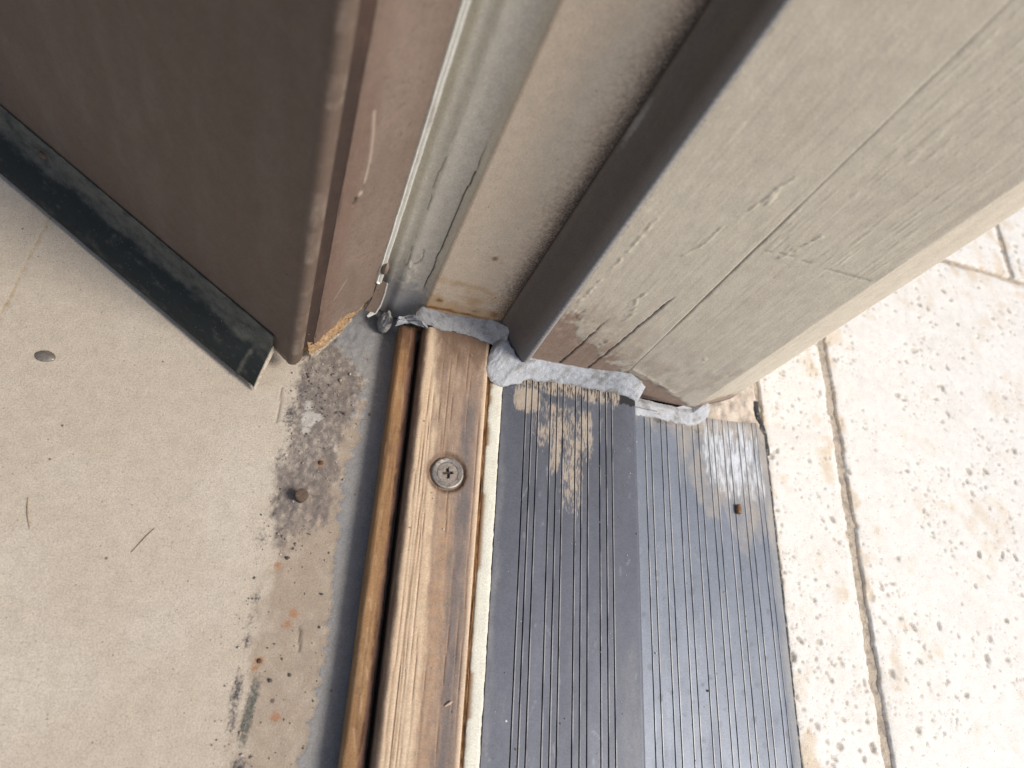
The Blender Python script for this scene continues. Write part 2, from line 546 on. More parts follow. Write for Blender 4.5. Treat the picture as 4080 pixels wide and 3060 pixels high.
M['steel'] = mk('dusty_steel', (0.36, 0.33, 0.295), 0.5, metal=0.55,
    var=(((500, 500, 500), 4, (0.22, 0.175, 0.14), 0.48, 0.68),), bumps=(((900, 900, 900), 3, 0.0002, 0.4),))
M['steel_dirt'] = mk('screw_face_dirt', (0.27, 0.225, 0.19), 0.75, metal=0.2,
    var=(((700, 700, 700), 4, (0.17, 0.135, 0.11), 0.48, 0.68),), bumps=(((900, 900, 900), 4, 0.0004, 0.6),))
M['recess'] = mk('screw_recess', (0.05, 0.04, 0.034), 0.85, spec=0.2, var=(((900, 900, 900), 3, (0.10, 0.075, 0.06), 0.5, 0.7),))
M['rust'] = mk('rusty_iron', (0.11, 0.078, 0.06), 0.85, spec=0.25,
    var=(((500, 500, 500), 4, (0.19, 0.105, 0.06), 0.5, 0.7),), bumps=(((800, 800, 800), 4, 0.0006, 0.7),))
M['pellet'] = mk('brown_pellet', (0.22, 0.12, 0.065), 0.8, spec=0.25,
    var=(((700, 700, 700), 3, (0.34, 0.215, 0.13), 0.5, 0.7),), bumps=(((900, 900, 900), 3, 0.0006, 0.6),))
M['fibre'] = mk('dry_grass_fibre', (0.36, 0.295, 0.19), 0.7)
M['splinter'] = mk('wood_splinter', (0.58, 0.43, 0.30), 0.7)
M['droplet'] = mk('grey_glue_drop', (0.15, 0.13, 0.11), 0.28, spec=0.5, var=(((200, 200, 200), 3, (0.22, 0.19, 0.155), 0.45, 0.7),), bumps=(((500, 500, 500), 2, 0.0003, 0.3),))
M['gunk'] = mk('black_gunk', (0.06, 0.06, 0.06), 0.9, spec=0.2,
    var=(((300, 300, 300), 4, (0.30, 0.26, 0.21), 0.50, 0.66),), bumps=(((600, 600, 600), 4, 0.0012, 0.8),))

def dense(lo, hi, step, outer_lo=(), outer_hi=()):
    n = max(2, int(round((hi - lo) / step)) + 1)
    return np.concatenate([np.array(outer_lo, float), np.linspace(lo, hi, n), np.array(outer_hi, float)])

# ================================================================== SETTING
# ------------------------------------------------------------------ indoor floor
xs = dense(-262, 4, 0.8, (-1800, -1300, -900, -600, -400, -310), (20, 34))
ys = dense(-214, 92, 0.8, (-1600, -1000, -600, -350, -250), (130, 220, 400, 800, 1300))
X, Y = np.meshgrid(xs, ys)
n1 = fbm(X / 9, Y / 9, 3)
n2 = fbm(X / 2.2, Y / 2.2, 5)
wob = (fbm(X / 5, Y / 5, 11) - 0.5)
# grey painted strip along the threshold with ragged left edge
gy = np.array([-1600, -203, -190, -180, -167, -155, -139, -120, -105, -92, -79, -66, -59, -45, -38, -26, -18, -8, 10, 1300])
gx = np.array([-26, -26.5, -25.3, -24.1, -23.3, -23.4, -23.9, -25, -26, -26.4, -27, -23.3, -22, -20.5, -20.5, -26, -36, -44, -48, -60])
edge = np.interp(Y, gy, gx)
rag = (fbm(X * 0 + 3.1, Y / 2.6, 21, 4) - 0.5) * 5.5
grey = (X > edge + rag).astype(float)
soft = ss(-62, -48, Y) * (Y < -12)
grey = np.where(Y > -60, ss(0.50, 0.62, n2 * 0.62 + 0.5 * ss(-14, 8, X - edge)), grey)
grey *= ss(-48, -38, X)
# grimy dark band under the door and along the nail
bl = np.interp(Y, [-125, -119, -98, -81, -58, -33, -10, 60], [-50, -53.8, -55.7, -55.9, -55.9, -54.5, -52, -52])
br = np.interp(Y, [-125, -112, -105, -99, -77, -60, -48, -20, 60], [-44, -38, -33, -31, -30.5, -30.5, -27, -24, -24])
dk = ss(-3.5, 3.0, X - bl + wob * 8) * ss(-4.5, 3.5, br - X + wob * 10) * ss(-128, -106, Y + wob * 26)
dark = dk * (0.46 + 0.55 * fbm(X / 6, Y / 11, 31))
dark = np.maximum(dark, 0.75 * ss(0.5, 0.66, fbm(X / 4, Y / 7, 33)) * np.exp(-((X + 53) / 5) ** 2 - ((Y + 52) / 17) ** 2) * 1.5)
blx = np.interp(Y, [-210, -203, -178, -142, -122, -60], [-50, -50, -52, -54, -50, -34])
brown = ss(-7, 6, X - blx + wob * 16) * ss(1, -1, X + 20) * (0.55 + 0.5 * fbm(X / 12, Y / 20, 34))
brown = np.where(Y > -35, brown * 0.5, brown)
mould = np.zeros_like(X)
for (cx, cy, rx, ry, a) in ((-55, -141, 2.6, 4.5, .55), (-55.5, -150, 2, 4, .5), (-55, -158, 1.8, 4, .6), (-55.2, -178, 2.1, 9, .85), (-54.6, -187, 1.8, 6, .7),
                            (-49, -203, 3.2, 3.5, .8), (-57, -116, 3, 5, .45), (-55.5, -57, 3.2, 8, .75), (-56.5, -80, 2.5, 6, .5), (-52, -44, 3, 6, .5)):
    mould = np.maximum(mould, a * np.exp(-((X - cx) / rx) ** 2 - ((Y - cy) / ry) ** 2))
mould = mould * (0.45 + 1.0 * n2)
green = np.maximum(0.95 * np.exp(-((X + 48.8 - (Y + 180) * 0.05) / 2.3) ** 4 - ((Y + 184) / 13) ** 4), 0) * (0.5 + 0.8 * n2)
rust = np.zeros_like(X)
for (cx, cy, r) in ((-48.5, -126.7, 2.2), (-38.6, -145.6, 2.2), (-48.7, -165.3, 2.2), (-38.5, -185.7, 2.0), (-38.1, -78.2, 2.2), (-40.5, -150, 1.6), (-50, -168, 1.5)):
    rust = np.maximum(rust, 1.15 * np.exp(-((X - cx) / r) ** 2 - ((Y - cy) / (r * 0.95)) ** 2) * (0.55 + 0.8 * n2))
plaster = np.zeros_like(X)
for (cx, cy, rx, ry) in ((-47, -57.6, 4.2, 4.5), (-48.8, -51, 2.2, 3), (-43.5, -56, 3, 2.4), (-47.5, -63.5, 2.2, 2)):
    plaster = np.maximum(plaster, np.exp(-((X - cx) / rx) ** 2 - ((Y - cy) / ry) ** 2))
plaster = ss(0.42, 0.52, plaster + (n2 - 0.5) * 0.5)
# blistered crust around the nail
pe = np.exp(-((X + 44.5) / 10.5) ** 4 - ((Y + 100.5) / 8.0) ** 4)
crust = ss(0.44, 0.50, pe + (fbm(X / 3, Y / 3, 41) - 0.5) * 0.9)
crackl = segdist(X, Y, [(-53.5, -93), (-53.8, -99), (-54.8, -107)])
crackl = np.minimum(crackl, segdist(X, Y, [(-46.2, -100), (-47.6, -103), (-48, -108), (-50, -111)]))
crackl = np.minimum(crackl, segdist(X, Y, [(-36.5, -97), (-35.6, -101), (-36.2, -105), (-39, -106)]))
crack = (1 - ss(0.1, 0.45, crackl + n2 * 0.35)) * .8
slit = 0.75 - 0.75 * ss(0.2, 0.6, segdist(X, Y, [(-35.0, -151.0), (-34.4, -155), (-33.6, -160.5)]) + (n2 - .5) * .4)
scr = 1 - ss(0.2, 0.6, segdist(X, Y, [(-61.6, -44), (-61.2, -52), (-60.9, -62)]))
crack = np.maximum(np.maximum(crack, slit), scr * 0.6)
oc = 1 - ss(0.4, 1.3, segdist(X, Y, [(-178, 40), (-179.5, 21), (-181.7, -3), (-182.3, -21), (-183.5, -40), (-184, -60)]))
oc = oc * (0.2 + 0.6 * n2)
Z = 0.12 * (n1 - 0.5) + 0.38 * grey + 0.55 * crust + 0.35 * plaster * n2 - 0.7 * crack - 0.25 * oc + dark * (fbm(X / 1.5, Y / 2.2, 6) - 0.5) * 1.2 + mould * (n2 - 0.5) * 0.5
Z += grey * np.where(Y > -60, (n2 - 0.5) * 0.5, 0)
P = np.stack([X, Y, Z], -1)
floor = slab('floor', P, (0, 0, -12), M['floor'], None,
    dict(grey=grey * (0.72 + 0.3 * n1), dark=dark * (1 - 0.55 * grey), brown=brown * (1 - grey), mould=mould * (1 - grey), green=green, rust=rust, plaster=plaster * 0.9, crack=crack, ochre=oc))
floor['kind'] = 'structure'

# ------------------------------------------------------------------ travertine paving outdoors
def pits(xs, ys, count, seed):
    r = np.random.default_rng(seed)
    H = np.zeros((len(ys), len(xs)))
    D = np.zeros_like(H)
    dxs, dys = xs[:-1][np.diff(xs) < 2], ys[:-1][np.diff(ys) < 2]
    x0, x1, y0, y1 = dxs[0], dxs[-1], dys[0], dys[-1]
    k = 0
    tries = 0
    while k < count and tries < count * 8:
        tries += 1
        cx, cy = r.uniform(x0, x1), r.uniform(y0, y1)
        dens = float(fbm(cx / 26, cy / 26, 71, 3))
        if r.random() > ss(0.36, 0.66, np.array(dens)) + 0.08:
            continue
        k += 1
        u = r.random()
        if u < 0.80:
            a = r.uniform(0.45, 1.0)
            dep, di = r.uniform(0.3, 0.9), r.uniform(0.45, 0.8)
        elif u < 0.965:
            a = r.uniform(0.9, 1.9)
            dep, di = r.uniform(0.8, 1.7), r.uniform(0.55, 0.9)
        else:
            a = r.uniform(1.8, 3.3)
            dep, di = r.uniform(1.3, 2.6), r.uniform(0.6, 0.95)
        b = a * r.uniform(0.35, 0.9)
        th = r.normal(-0.75, 0.5)
        R = a * 1.5
        i0, i1 = np.searchsorted(xs, (cx - R, cx + R))
        j0, j1 = np.searchsorted(ys, (cy - R, cy + R))
        if i1 <= i0 or j1 <= j0:
            continue
        gx_, gy_ = np.meshgrid(xs[i0:i1] - cx, ys[j0:j1] - cy)
        c, s = math.cos(th), math.sin(th)
        ux, uy = gx_ * c + gy_ * s, -gx_ * s + gy_ * c
        rr = np.hypot(ux / a, uy / b) * (1 + 0.45 * (vn(gx_ * 1.1 + cx, gy_ * 1.1 + cy, 5) - 0.5))
        st = 1 - ss(0.62, 1.0, rr)
        H[j0:j1, i0:i1] = np.maximum(H[j0:j1, i0:i1], st * dep)
        D[j0:j1, i0:i1] = np.maximum(D[j0:j1, i0:i1], st * di)
    return H, D

paving = bpy.data.objects.new('paving', None)
COL.objects.link(paving)
paving.location = (0.45, 0, -0.004)
paving['kind'] = 'structure'
ZS = -4.0
def stone(x_in, y_in, xs, ys, count, seed, zoff=0.0):
    """one travertine slab; x_in/y_in = (lo, hi) of the intact top, the rim beyond it is broken down"""
    X, Y = np.meshgrid(xs, ys)
    H, D = pits(xs, ys, count, seed)
    wig = (fbm(X / 11, Y / 11, seed + 3) - 0.5) * 5.0 + (fbm(X / 2.6, Y / 2.6, seed + 9) - 0.5) * 2.4
    e = np.minimum(np.minimum(X - x_in[0], x_in[1] - X), np.minimum(Y - y_in[0], y_in[1] - Y)) + wig * 0.55
    rim = 1 - ss(-0.5, 0.9, e)
    Z = ZS + zoff + 0.3 * (fbm(X / 40, Y / 40, seed) - 0.5) + 0.12 * (fbm(X / 3, Y / 3, seed + 1) - .5) - 0.6 * H - rim * 3.4 - (1 - ss(0, 5, e)) * 0.35
    och = ss(0.56, 0.75, fbm(X / 17, Y / 17, seed + 5)) * (1 - ss(2, 26, e)) + 0.75 * (1 - ss(0, 4, e)) * ss(0.45, 0.7, fbm(X / 8, Y / 8, seed + 6))
    och = och + ss(0.60, 0.8, fbm(X / 22, Y / 22, seed + 8)) * 0.5
    return slab('paving_stone', np.stack([X, Y, Z], -1), (0, 0, -18), M['stone'], paving, dict(dirt=np.clip(D, 0, 1), ochre=np.clip(och, 0, 0.9), edge=rim))
far_lo, far_hi = (-1500, -900, -500, -300), (300, 500, 800, 1300)
stone((214.5, 266.3), (-3000, 3000), dense(212.4, 268.4, 0.8), dense(-212, 80, 0.8, far_lo, (120, 200) + far_hi), 800, 101)
stone((271.8, 3000), (-3000, 158.8), dense(269.3, 520, 0.9, (), (600, 800, 1200, 1900)), dense(-212, 161.0, 0.9, far_lo), 3200, 202)
stone((271.8, 469.8), (163.0, 3000), dense(269.3, 471.6, 1.1, (), ()), dense(160.9, 260, 1.1, (), far_hi), 330, 303, 0.3)
stone((474.4, 3000), (163.0, 3000), dense(472.4, 560, 1.1, (), (700, 1000, 1900)), dense(160.9, 270, 1.1, (), far_hi), 200, 404, -0.2)
xs = dense(206, 560, 3.0, (), (900, 1900))
ys = dense(-214, 260, 3.0, (-1500, -700), (600, 1300))
X, Y = np.meshgrid(xs, ys)
g = slab('joint_fill', np.stack([X, Y, -6.7 + 1.5 * fbm(X / 5, Y / 5, 61)], -1), (0, 0, -25), M['grout'], paving)

# ================================================================== WOODEN THRESHOLD
sill = thing('wooden_threshold', 'worn pine threshold board with a screw and a cream painted edge', 'threshold', (17, -450, 0))
yv = dense(-214, -6.0, 0.8, (-900, -600, -400, -300, -240), ())
top = np.linspace(-0.6 + 2.6, 33.6, 64)
prof = [(-0.6, 0.6)] + [(-0.6, z) for z in (6, 12, 17.0)]
for a in np.linspace(180, 90, 8)[1:]:
    prof.append((2.4 + 3.0 * math.cos(math.radians(a)), 17.0 + 3.0 * math.sin(math.radians(a))))
for x in np.linspace(3.2, 32.6, 62):
    prof.append((x, 20.0 + 0.35 * math.sin((x - 2) / 32 * math.pi)))
for a in np.linspace(90, 0, 5)[1:]:
    prof.append((32.6 + 1.0 * math.cos(math.radians(a)), 19.0 + 1.0 * math.sin(math.radians(a))))
prof += [(33.6, 10), (33.6, 0.6)]
prof = np.array(prof)
PX = np.broadcast_to(prof[:, 0], (len(yv), len(prof))).copy()
PZ = np.broadcast_to(prof[:, 1], PX.shape).copy()
PY = np.broadcast_to(yv[:, None], PX.shape).copy()
# jamb end slightly uneven
endw = ss(-8, -6, PY)
PY += endw * (fbm(PX / 3, PX * 0, 2) - 0.5) * 2.0
onTop = ss(16, 19, PZ)
gl = np.zeros_like(PX)
grooves = [(3.6, -214, -60, .22), (5.1, -214, -30, .30), (6.3, -200, -55, .34), (7.6, -214, -40, .28), (9.0, -210, -70, .25), (13.2, -95, -58, .5), (14.4, -80, -20, .25),
           (15.6, -90, -62, .55), (17.2, -60, -15, .25), (19, -110, -84, .28), (20.4, -120, -95, .35), (22.6, -40, -12, .25), (25, -60, -28, .22), (28.0, -214, -140, .2), (30.6, -190, -45, .3),
           (12.0, -214, -150, .25), (16.0, -205, -160, .25), (24, -200, -120, .2), (10.6, -60, -14, .25)]
for gx_, ya, yb, w in grooves:
    cx = gx_ + (vn(PY / 30, PY * 0 + gx_, 3) - 0.5) * 1.3 + (vn(PY / 7, PY * 0 + gx_, 4) - 0.5) * 0.25
    gl = np.maximum(gl, (1 - ss(w * 0.4, w * 1.1 + 0.1, np.abs(PX - cx))) * (0.3 + 0.9 * vn(PY / 12, PY * 0 + gx_, 6)) * ss(ya - 4, ya + 6, PY) * ss(yb + 4, yb - 6, PY))
gl *= onTop
PZ -= gl * 0.35
PZ += onTop * ((fbm(PX / 2.0, PY / 25, 8) - 0.5) * 0.12 + (fbm(PX / 5, PY / 9, 9) - 0.5) * 0.2)
# countersink around the screw
SX, SY = 17.8, -80.5
sd = np.hypot(PX - SX, PY - SY)
PZ -= onTop * 1.5 * (1 - ss(8.0, 9.2, sd + (fbm(PX / 1.2, PY / 1.2, 14) - 0.5) * 1.1))
# left rounded flank has its shade painted in dark brown, worn middle is grey brown
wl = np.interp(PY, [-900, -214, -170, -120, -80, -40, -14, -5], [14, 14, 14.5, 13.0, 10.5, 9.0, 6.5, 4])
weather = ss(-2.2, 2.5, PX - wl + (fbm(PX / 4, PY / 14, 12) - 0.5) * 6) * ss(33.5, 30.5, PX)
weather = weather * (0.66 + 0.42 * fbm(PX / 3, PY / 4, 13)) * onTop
saw = 0.5 + 0.5 * np.sin(PY / 3.4 * 2 * np.pi * 0.55 + 4 * vn(PX / 9, PY / 30, 15))
ember = np.exp(-((PX - 18.5) / 4.6) ** 2) * ss(-85, -110, PY) * (0.35 + 0.5 * saw * fbm(PX / 4, PY / 5, 16)) * 0.9
ash = np.exp(-((PX - 25.5 - 2 * vn(PY / 30, PY * 0, 18)) / 4.2) ** 2) * (0.55 + 0.7 * fbm(PX / 4, PY / 16, 17)) * ss(-25, -60, PY)
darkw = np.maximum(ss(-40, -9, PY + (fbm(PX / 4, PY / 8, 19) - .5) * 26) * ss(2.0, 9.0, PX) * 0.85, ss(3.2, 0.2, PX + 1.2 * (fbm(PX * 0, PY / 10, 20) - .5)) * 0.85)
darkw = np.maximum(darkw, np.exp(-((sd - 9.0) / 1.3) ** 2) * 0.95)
palew = (1 - ss(0.25, 0.7, segdist(PX, PY, [(9.2, -150), (9.0, -170)]))) * 0.7 + (1 - ss(0.3, 1.0, np.abs(PX - 32.4))) * 0.4 * onTop
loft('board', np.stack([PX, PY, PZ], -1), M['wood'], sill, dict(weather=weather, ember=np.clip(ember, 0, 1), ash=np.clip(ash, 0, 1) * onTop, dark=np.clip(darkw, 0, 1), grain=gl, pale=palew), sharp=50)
# splintered seam and cream painted edge
yv2 = dense(-214, -22, 0.8, (-900, -600, -400, -300, -240), ())
seam = np.array([(33.7, 0.6), (33.7, 18.2), (34.0, 18.7), (34.3, 18.4), (34.7, 18.8), (35.0, 18.3), (35.2, 16), (35.2, 0.6)])
SPX = np.broadcast_to(seam[:, 0], (len(yv2), len(seam))).copy()
SPZ = np.broadcast_to(seam[:, 1], SPX.shape).copy()
SPY = np.broadcast_to(yv2[:, None], SPX.shape).copy()
SPZ += (SPZ > 17) * (fbm(SPX * 2, SPY / 6, 23) - 0.55) * 1.6
loft('splintered_seam', np.stack([SPX, SPY, SPZ], -1), M['crackwood'], sill, sharp=50)
cr = np.array([(35.3, 0.6), (35.3, 17.6), (35.6, 18.3), (36.2, 18.55), (37.5, 18.6), (39, 18.6), (40.5, 18.55), (41.6, 18.45), (42.0, 18.2), (42.2, 17.5), (42.2, 0.6)])
CX = np.broadcast_to(cr[:, 0], (len(yv2), len(cr))).copy()
CZ = np.broadcast_to(cr[:, 1], CX.shape).copy()
CY = np.broadcast_to(yv2[:, None], CX.shape).copy()
chipw = ss(0.5, 0.66, fbm(CX * 0, CY / 19, 27, 5)) * 1.7 + (fbm(CX * 0, CY / 2, 28) - .5) * 0.7
chip = ss(0.25, -0.25, CX - 35.3 - chipw) * (CZ > 15)
CX += (CX > 41.5) * (fbm(CX * 0, CY / 2.2, 29) - 0.5) * 0.7
CZ -= chip * 0.5
loft('painted_edge', np.stack([CX, CY, CZ], -1), M['cream'], sill, dict(chip=chip), sharp=50)

# ------------------------------------------------------------------ screw with turned rings
def lathe(name, prof, ctr, mat, parent, n=40, sharp=40, jitter=0.0):
    pr = np.array(prof, float)
    a = np.linspace(0, 2 * np.pi, n, endpoint=False)
    P = np.zeros((len(pr), n, 3))
    for i, (r, z) in enumerate(pr):
        rr = r * (1 + jitter * (vn(a * 3, a * 0 + z, 3) - 0.5))
        P[i, :, 0] = ctr[0] + rr * np.cos(a)
        P[i, :, 1] = ctr[1] + rr * np.sin(a)
        P[i, :, 2] = ctr[2] + z
    return loft(name, P, mat, parent, sharp=sharp)
ringp = [(5.2, -6), (5.6, -1.5), (7.4, -0.6), (7.45, 0.15), (7.1, 0.5)]
for r in (6.8, 6.2, 5.6):
    ringp += [(r, 0.62), (r - 0.22, 0.42), (r - 0.34, 0.42), (r - 0.5, 0.66)]
ringp += [(4.95, 0.5), (4.9, 0.2), (4.9, -2.6)]
screw = lathe('screw', ringp, (SX, SY, 20.0), M['steel'], sill, n=56, sharp=35)
# face disc with a real cross recess (height field)
g_ = np.linspace(-4.9, 4.9, 90)
GX, GY = np.meshgrid(g_, g_)
ca, sa = math.cos(math.radians(12)), math.sin(math.radians(12))
UX, UY = GX * ca + GY * sa, -GX * sa + GY * ca
arm = np.minimum(np.maximum(np.abs(UX) / 2.3, np.abs(UY) / (0.62 + 0.25 * np.exp(-(UX / 0.9) ** 2))), np.maximum(np.abs(UY) / 2.3, np.abs(UX) / (0.62 + 0.25 * np.exp(-(UY / 0.9) ** 2))))
rec = 1 - ss(0.75, 1.1, arm + (fbm(GX * 1.2, GY * 1.2, 6) - .5) * 0.5)
RR = np.hypot(GX, GY)
FZ = 20.36 - 1.5 * rec + 0.14 * (fbm(GX, GY, 3) - .5) - 6.0 * (RR > 4.85)
M['screw_face'] = mk('screw_face', (0.30, 0.255, 0.215), 0.7, metal=0.3,
    var=(((700, 700, 700), 4, (0.19, 0.155, 0.13), 0.48, 0.68),), layers=(('rec', (0.06, 0.045, 0.04), 0.9, None),), bumps=(((900, 900, 900), 4, 0.0004, 0.6),))
keep = 4.85 / np.maximum(RR, 4.85)
slab('cross_recess', np.stack([SX + GX * keep, SY + GY * keep, np.where(RR > 4.85, 20.2, FZ)], -1), (0, 0, -3), M['screw_face'], screw, dict(rec=rec * 0.9))

# ================================================================== WOODEN TRIM STRIP (stained bead)
yv3 = dense(-214, -4.5, 0.8, (-900, -600, -400, -300, -240), ())
pf = [(-11.7, 0.5), (-11.8, 5), (-11.7, 10.2)]
for a in np.linspace(180, 95, 8)[1:]:
    pf.append((-9.5 + 2.2 * math.cos(math.radians(a)), 10.6 + 2.2 * math.sin(math.radians(a))))
pf += [(x, 12.85 + 0.10 * math.sin((x + 9) * 0.8)) for x in np.linspace(-9.0, -3.6, 14)]
pf += [(-3.1, 12.4), (-3.0, 11), (-3.0, 5), (-3.0, 0.5)]
pf = np.array(pf)
BX = np.broadcast_to(pf[:, 0], (len(yv3), len(pf))).copy()
BZ = np.broadcast_to(pf[:, 1], BX.shape).copy()
BY = np.broadcast_to(yv3[:, None], BX.shape).copy()
BX += (BX > -4.2) * (fbm(BX * 0, BY / 1.6, 35, 4) - 0.5) * 0.8
BZ += (BZ > 8) * ((fbm(BX / 2, BY / 12, 36) - 0.5) * 0.5 + (fbm(BX / 0.9, BY / 20, 34) - 0.5) * 0.35)
BX += (vn(BY / 60, BY * 0, 37) - 0.5) * 0.5
shade_tint = ss(-6.4, -4.4, BX + (fbm(BX / 2, BY / 9, 38) - .5) * 4) * ss(11, 12.5, BZ)  # pine board's shadow on the right side, painted as darker brown
darkt = np.maximum(np.maximum(ss(-34, -6, BY) * 0.8 * ss(10, 12.6, BZ), 0.4 * ss(.52, .8, fbm(BX / 2.2, BY / 22, 33))), np.exp(-((BX + 4.6) / 1.6) ** 2) * ss(0.5, 0.68, fbm(BX / 3, BY / 12, 39)) * 0.9)
sc = np.zeros_like(BX)
for (x, y, l, a) in ((-8.5, -150, 7, .1), (-9.2, -138, 5, .25), (-7.6, -176, 6, .12), (-8.8, -188, 8, .2), (-9, -120, 4, .15), (-7.2, -165, 5, .3), (-8.2, -205, 6, .2), (-9.4, -38, 2.5, 0.05), (-9, -100, 3, .1)):
    sc = np.maximum(sc, 1 - ss(0.15, 0.5, segdist(BX, BY, [(x, y), (x + l * a, y - l)])))
strip = loft('wooden_trim_strip', np.stack([BX, BY, BZ], -1), M['trim_wood'], None, dict(raw=shade_tint * 0.9, dark=np.clip(darkt, 0, 1), scratch=sc * 0.28 * (BZ > 9)), sharp=50)
tag(strip, 'narrow orange-brown stained wood strip lying between grey floor paint and the pine threshold', 'wood strip')

# ================================================================== METAL THRESHOLD
mt = thing('metal_threshold', 'dark ribbed aluminium threshold ramp between the pine board and the travertine', 'threshold', (128, -450, 0))
def plate(name, xa, xb, zf, grooves, yend, mat, rim_fn, attrs_fn, thick=3.0, gd=0.9):
    px = [xa]
    for gx_ in grooves:
        px += [gx_ - 0.80, gx_ - 0.44, gx_ - 0.28, gx_ + 0.14, gx_ + 0.24, gx_ + 0.50, gx_ + 0.75]
    px += [p for p in np.arange(xa + 0.5, xb, 1.0) if not any(abs(p - gx_) < 0.78 for gx_ in grooves)] + [xb]
    px = np.unique(np.round(px, 3))
    px = np.array([p for p in px if not any(gx_ - 0.27 < p < gx_ + 0.13 for gx_ in grooves)])
    yv = dense(-214, yend, 0.8, (-900, -600, -400, -300, -240), ())
    AX, AY = np.meshgrid(px, yv)
    AZ = zf(AX)
    dp = np.zeros_like(AX)
    wn_ = np.zeros_like(AX)
    for gx_ in grooves:
        dp[:, (px > gx_ - 0.35) & (px < gx_ + 0.2)] = 1
        wn_[:, (px > gx_ + 0.2) & (px < gx_ + 0.6)] = 1
        wn_[:, np.abs(px - gx_ + 0.44) < 0.03] = 0.35
    AZ = AZ - gd * dp
    at = attrs_fn(AX, AY)
    at['deep'] = dp * (1.0 if xa < 60 else 0.6) * (1 - np.clip(at.get('tan', 0) + at.get('film_sheen', 0) * 0.4, 0, 1) * 0.9)
    at['worn'] = wn_ * ss(0.30, 0.62, fbm(AX * 0.7, AY / 14, 44)) * (0.55 if xa < 60 else 0.8)  # worn groove edges, their thin highlight also painted in as paler metal
    AY2 = rim_fn(AX, AY)
    return slab(name, np.stack([AX, AY2, AZ], -1), (0, 0, -thick), mat, mt, at, sharp=35)
UG = [55.3, 58.5, 61.9, 68.7, 72.3, 75.6, 82.5, 85.9, 89.4, 96.0, 99.6, 102.9]
def up_attr(X, Y):
    n = 0.5 * fbm(X / 2.2, Y / 4.5, 51) + 0.5 * fbm(X / 1.3, Y / 18, 50)
    nn = fbm(X / 5, Y / 12, 52)
    env = 1.3 * np.exp(-((X - 56) / 7.5) ** 4 - ((Y + 34) / 8) ** 4)
    env = np.maximum(env, 0.72 * np.exp(-((X - 74) / 17) ** 4 - ((Y + 46) / 15) ** 4))
    env = np.maximum(env, 1.0 * np.exp(-((X - 72 - (Y + 60) * 0.12) / 3.4) ** 4 - ((Y + 54) / 20) ** 4))
    env = np.maximum(env, 1.0 * np.exp(-((X - 88) / 4.6) ** 4 - ((Y + 48) / 15) ** 4))
    env = np.maximum(env, 0.72 * np.exp(-((X - 81) / 7) ** 4 - ((Y + 72) / 22) ** 4))
    env = np.maximum(env, 0.8 * ss(-34, -26, Y) * ss(47, 52, X) * ss(112, 104, X))
    tan = np.clip(env * 0.72 + (n - 0.5) * 1.0, 0, 1) * ss(0.2, 0.5, env)
    pale = np.clip(env, 0, 1) * ss(0.40, 0.66, fbm(X / 1.3, Y / 4, 53)) * 0.75 * (1 - tan)
    gunk = ss(-31.5, -27, Y + 5 * (n - .5)) * ss(48, 44, X) * .8 + ss(-29, -25.5, Y + 4 * (n - .5)) * 0.95
    film_sheen = np.maximum(0.55 * np.exp(-((X - 44) / 3) ** 2), ss(0.5, 0.8, nn) * ss(-110, -190, Y) * 0.4)  # film plus sky reflection, painted in as lightening towards the near end
    film_sheen = np.maximum(film_sheen, 0.5 * np.exp(-((X - 111) / 6) ** 2) * ss(-120, -170, Y))
    scx = np.zeros_like(X)
    for k in range(26):
        r = np.random.default_rng(900 + k)
        x, y = r.uniform(46, 115), r.uniform(-205, -35)
        a, l = r.normal(1.57, 0.45), r.uniform(2, 9)
        scx = np.maximum(scx, (1 - ss(0.1, 0.45, segdist(X, Y, [(x, y), (x + l * math.cos(a), y + l * math.sin(a))]))) * r.uniform(.2, .6))
    return dict(tan=tan, pale=pale, gunk=np.clip(gunk, 0, 1), film_sheen=np.clip(film_sheen, 0, 1) * 0.8, scratch=scx)
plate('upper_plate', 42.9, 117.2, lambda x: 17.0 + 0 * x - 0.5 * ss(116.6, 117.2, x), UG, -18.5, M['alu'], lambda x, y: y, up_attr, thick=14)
LG = [126.5, 130.3, 137.1, 140.8, 147.5, 151.5, 158.3, 162.4, 169.1, 172.9, 179.8, 184.0, 190.9, 194.7, 201.7, 205.2]
def low_z(x):
    f = (x - 117.4) / (212.6 - 117.4)
    return 10.0 - 9.5 * f - 2.6 * ss(203, 212.6, x)
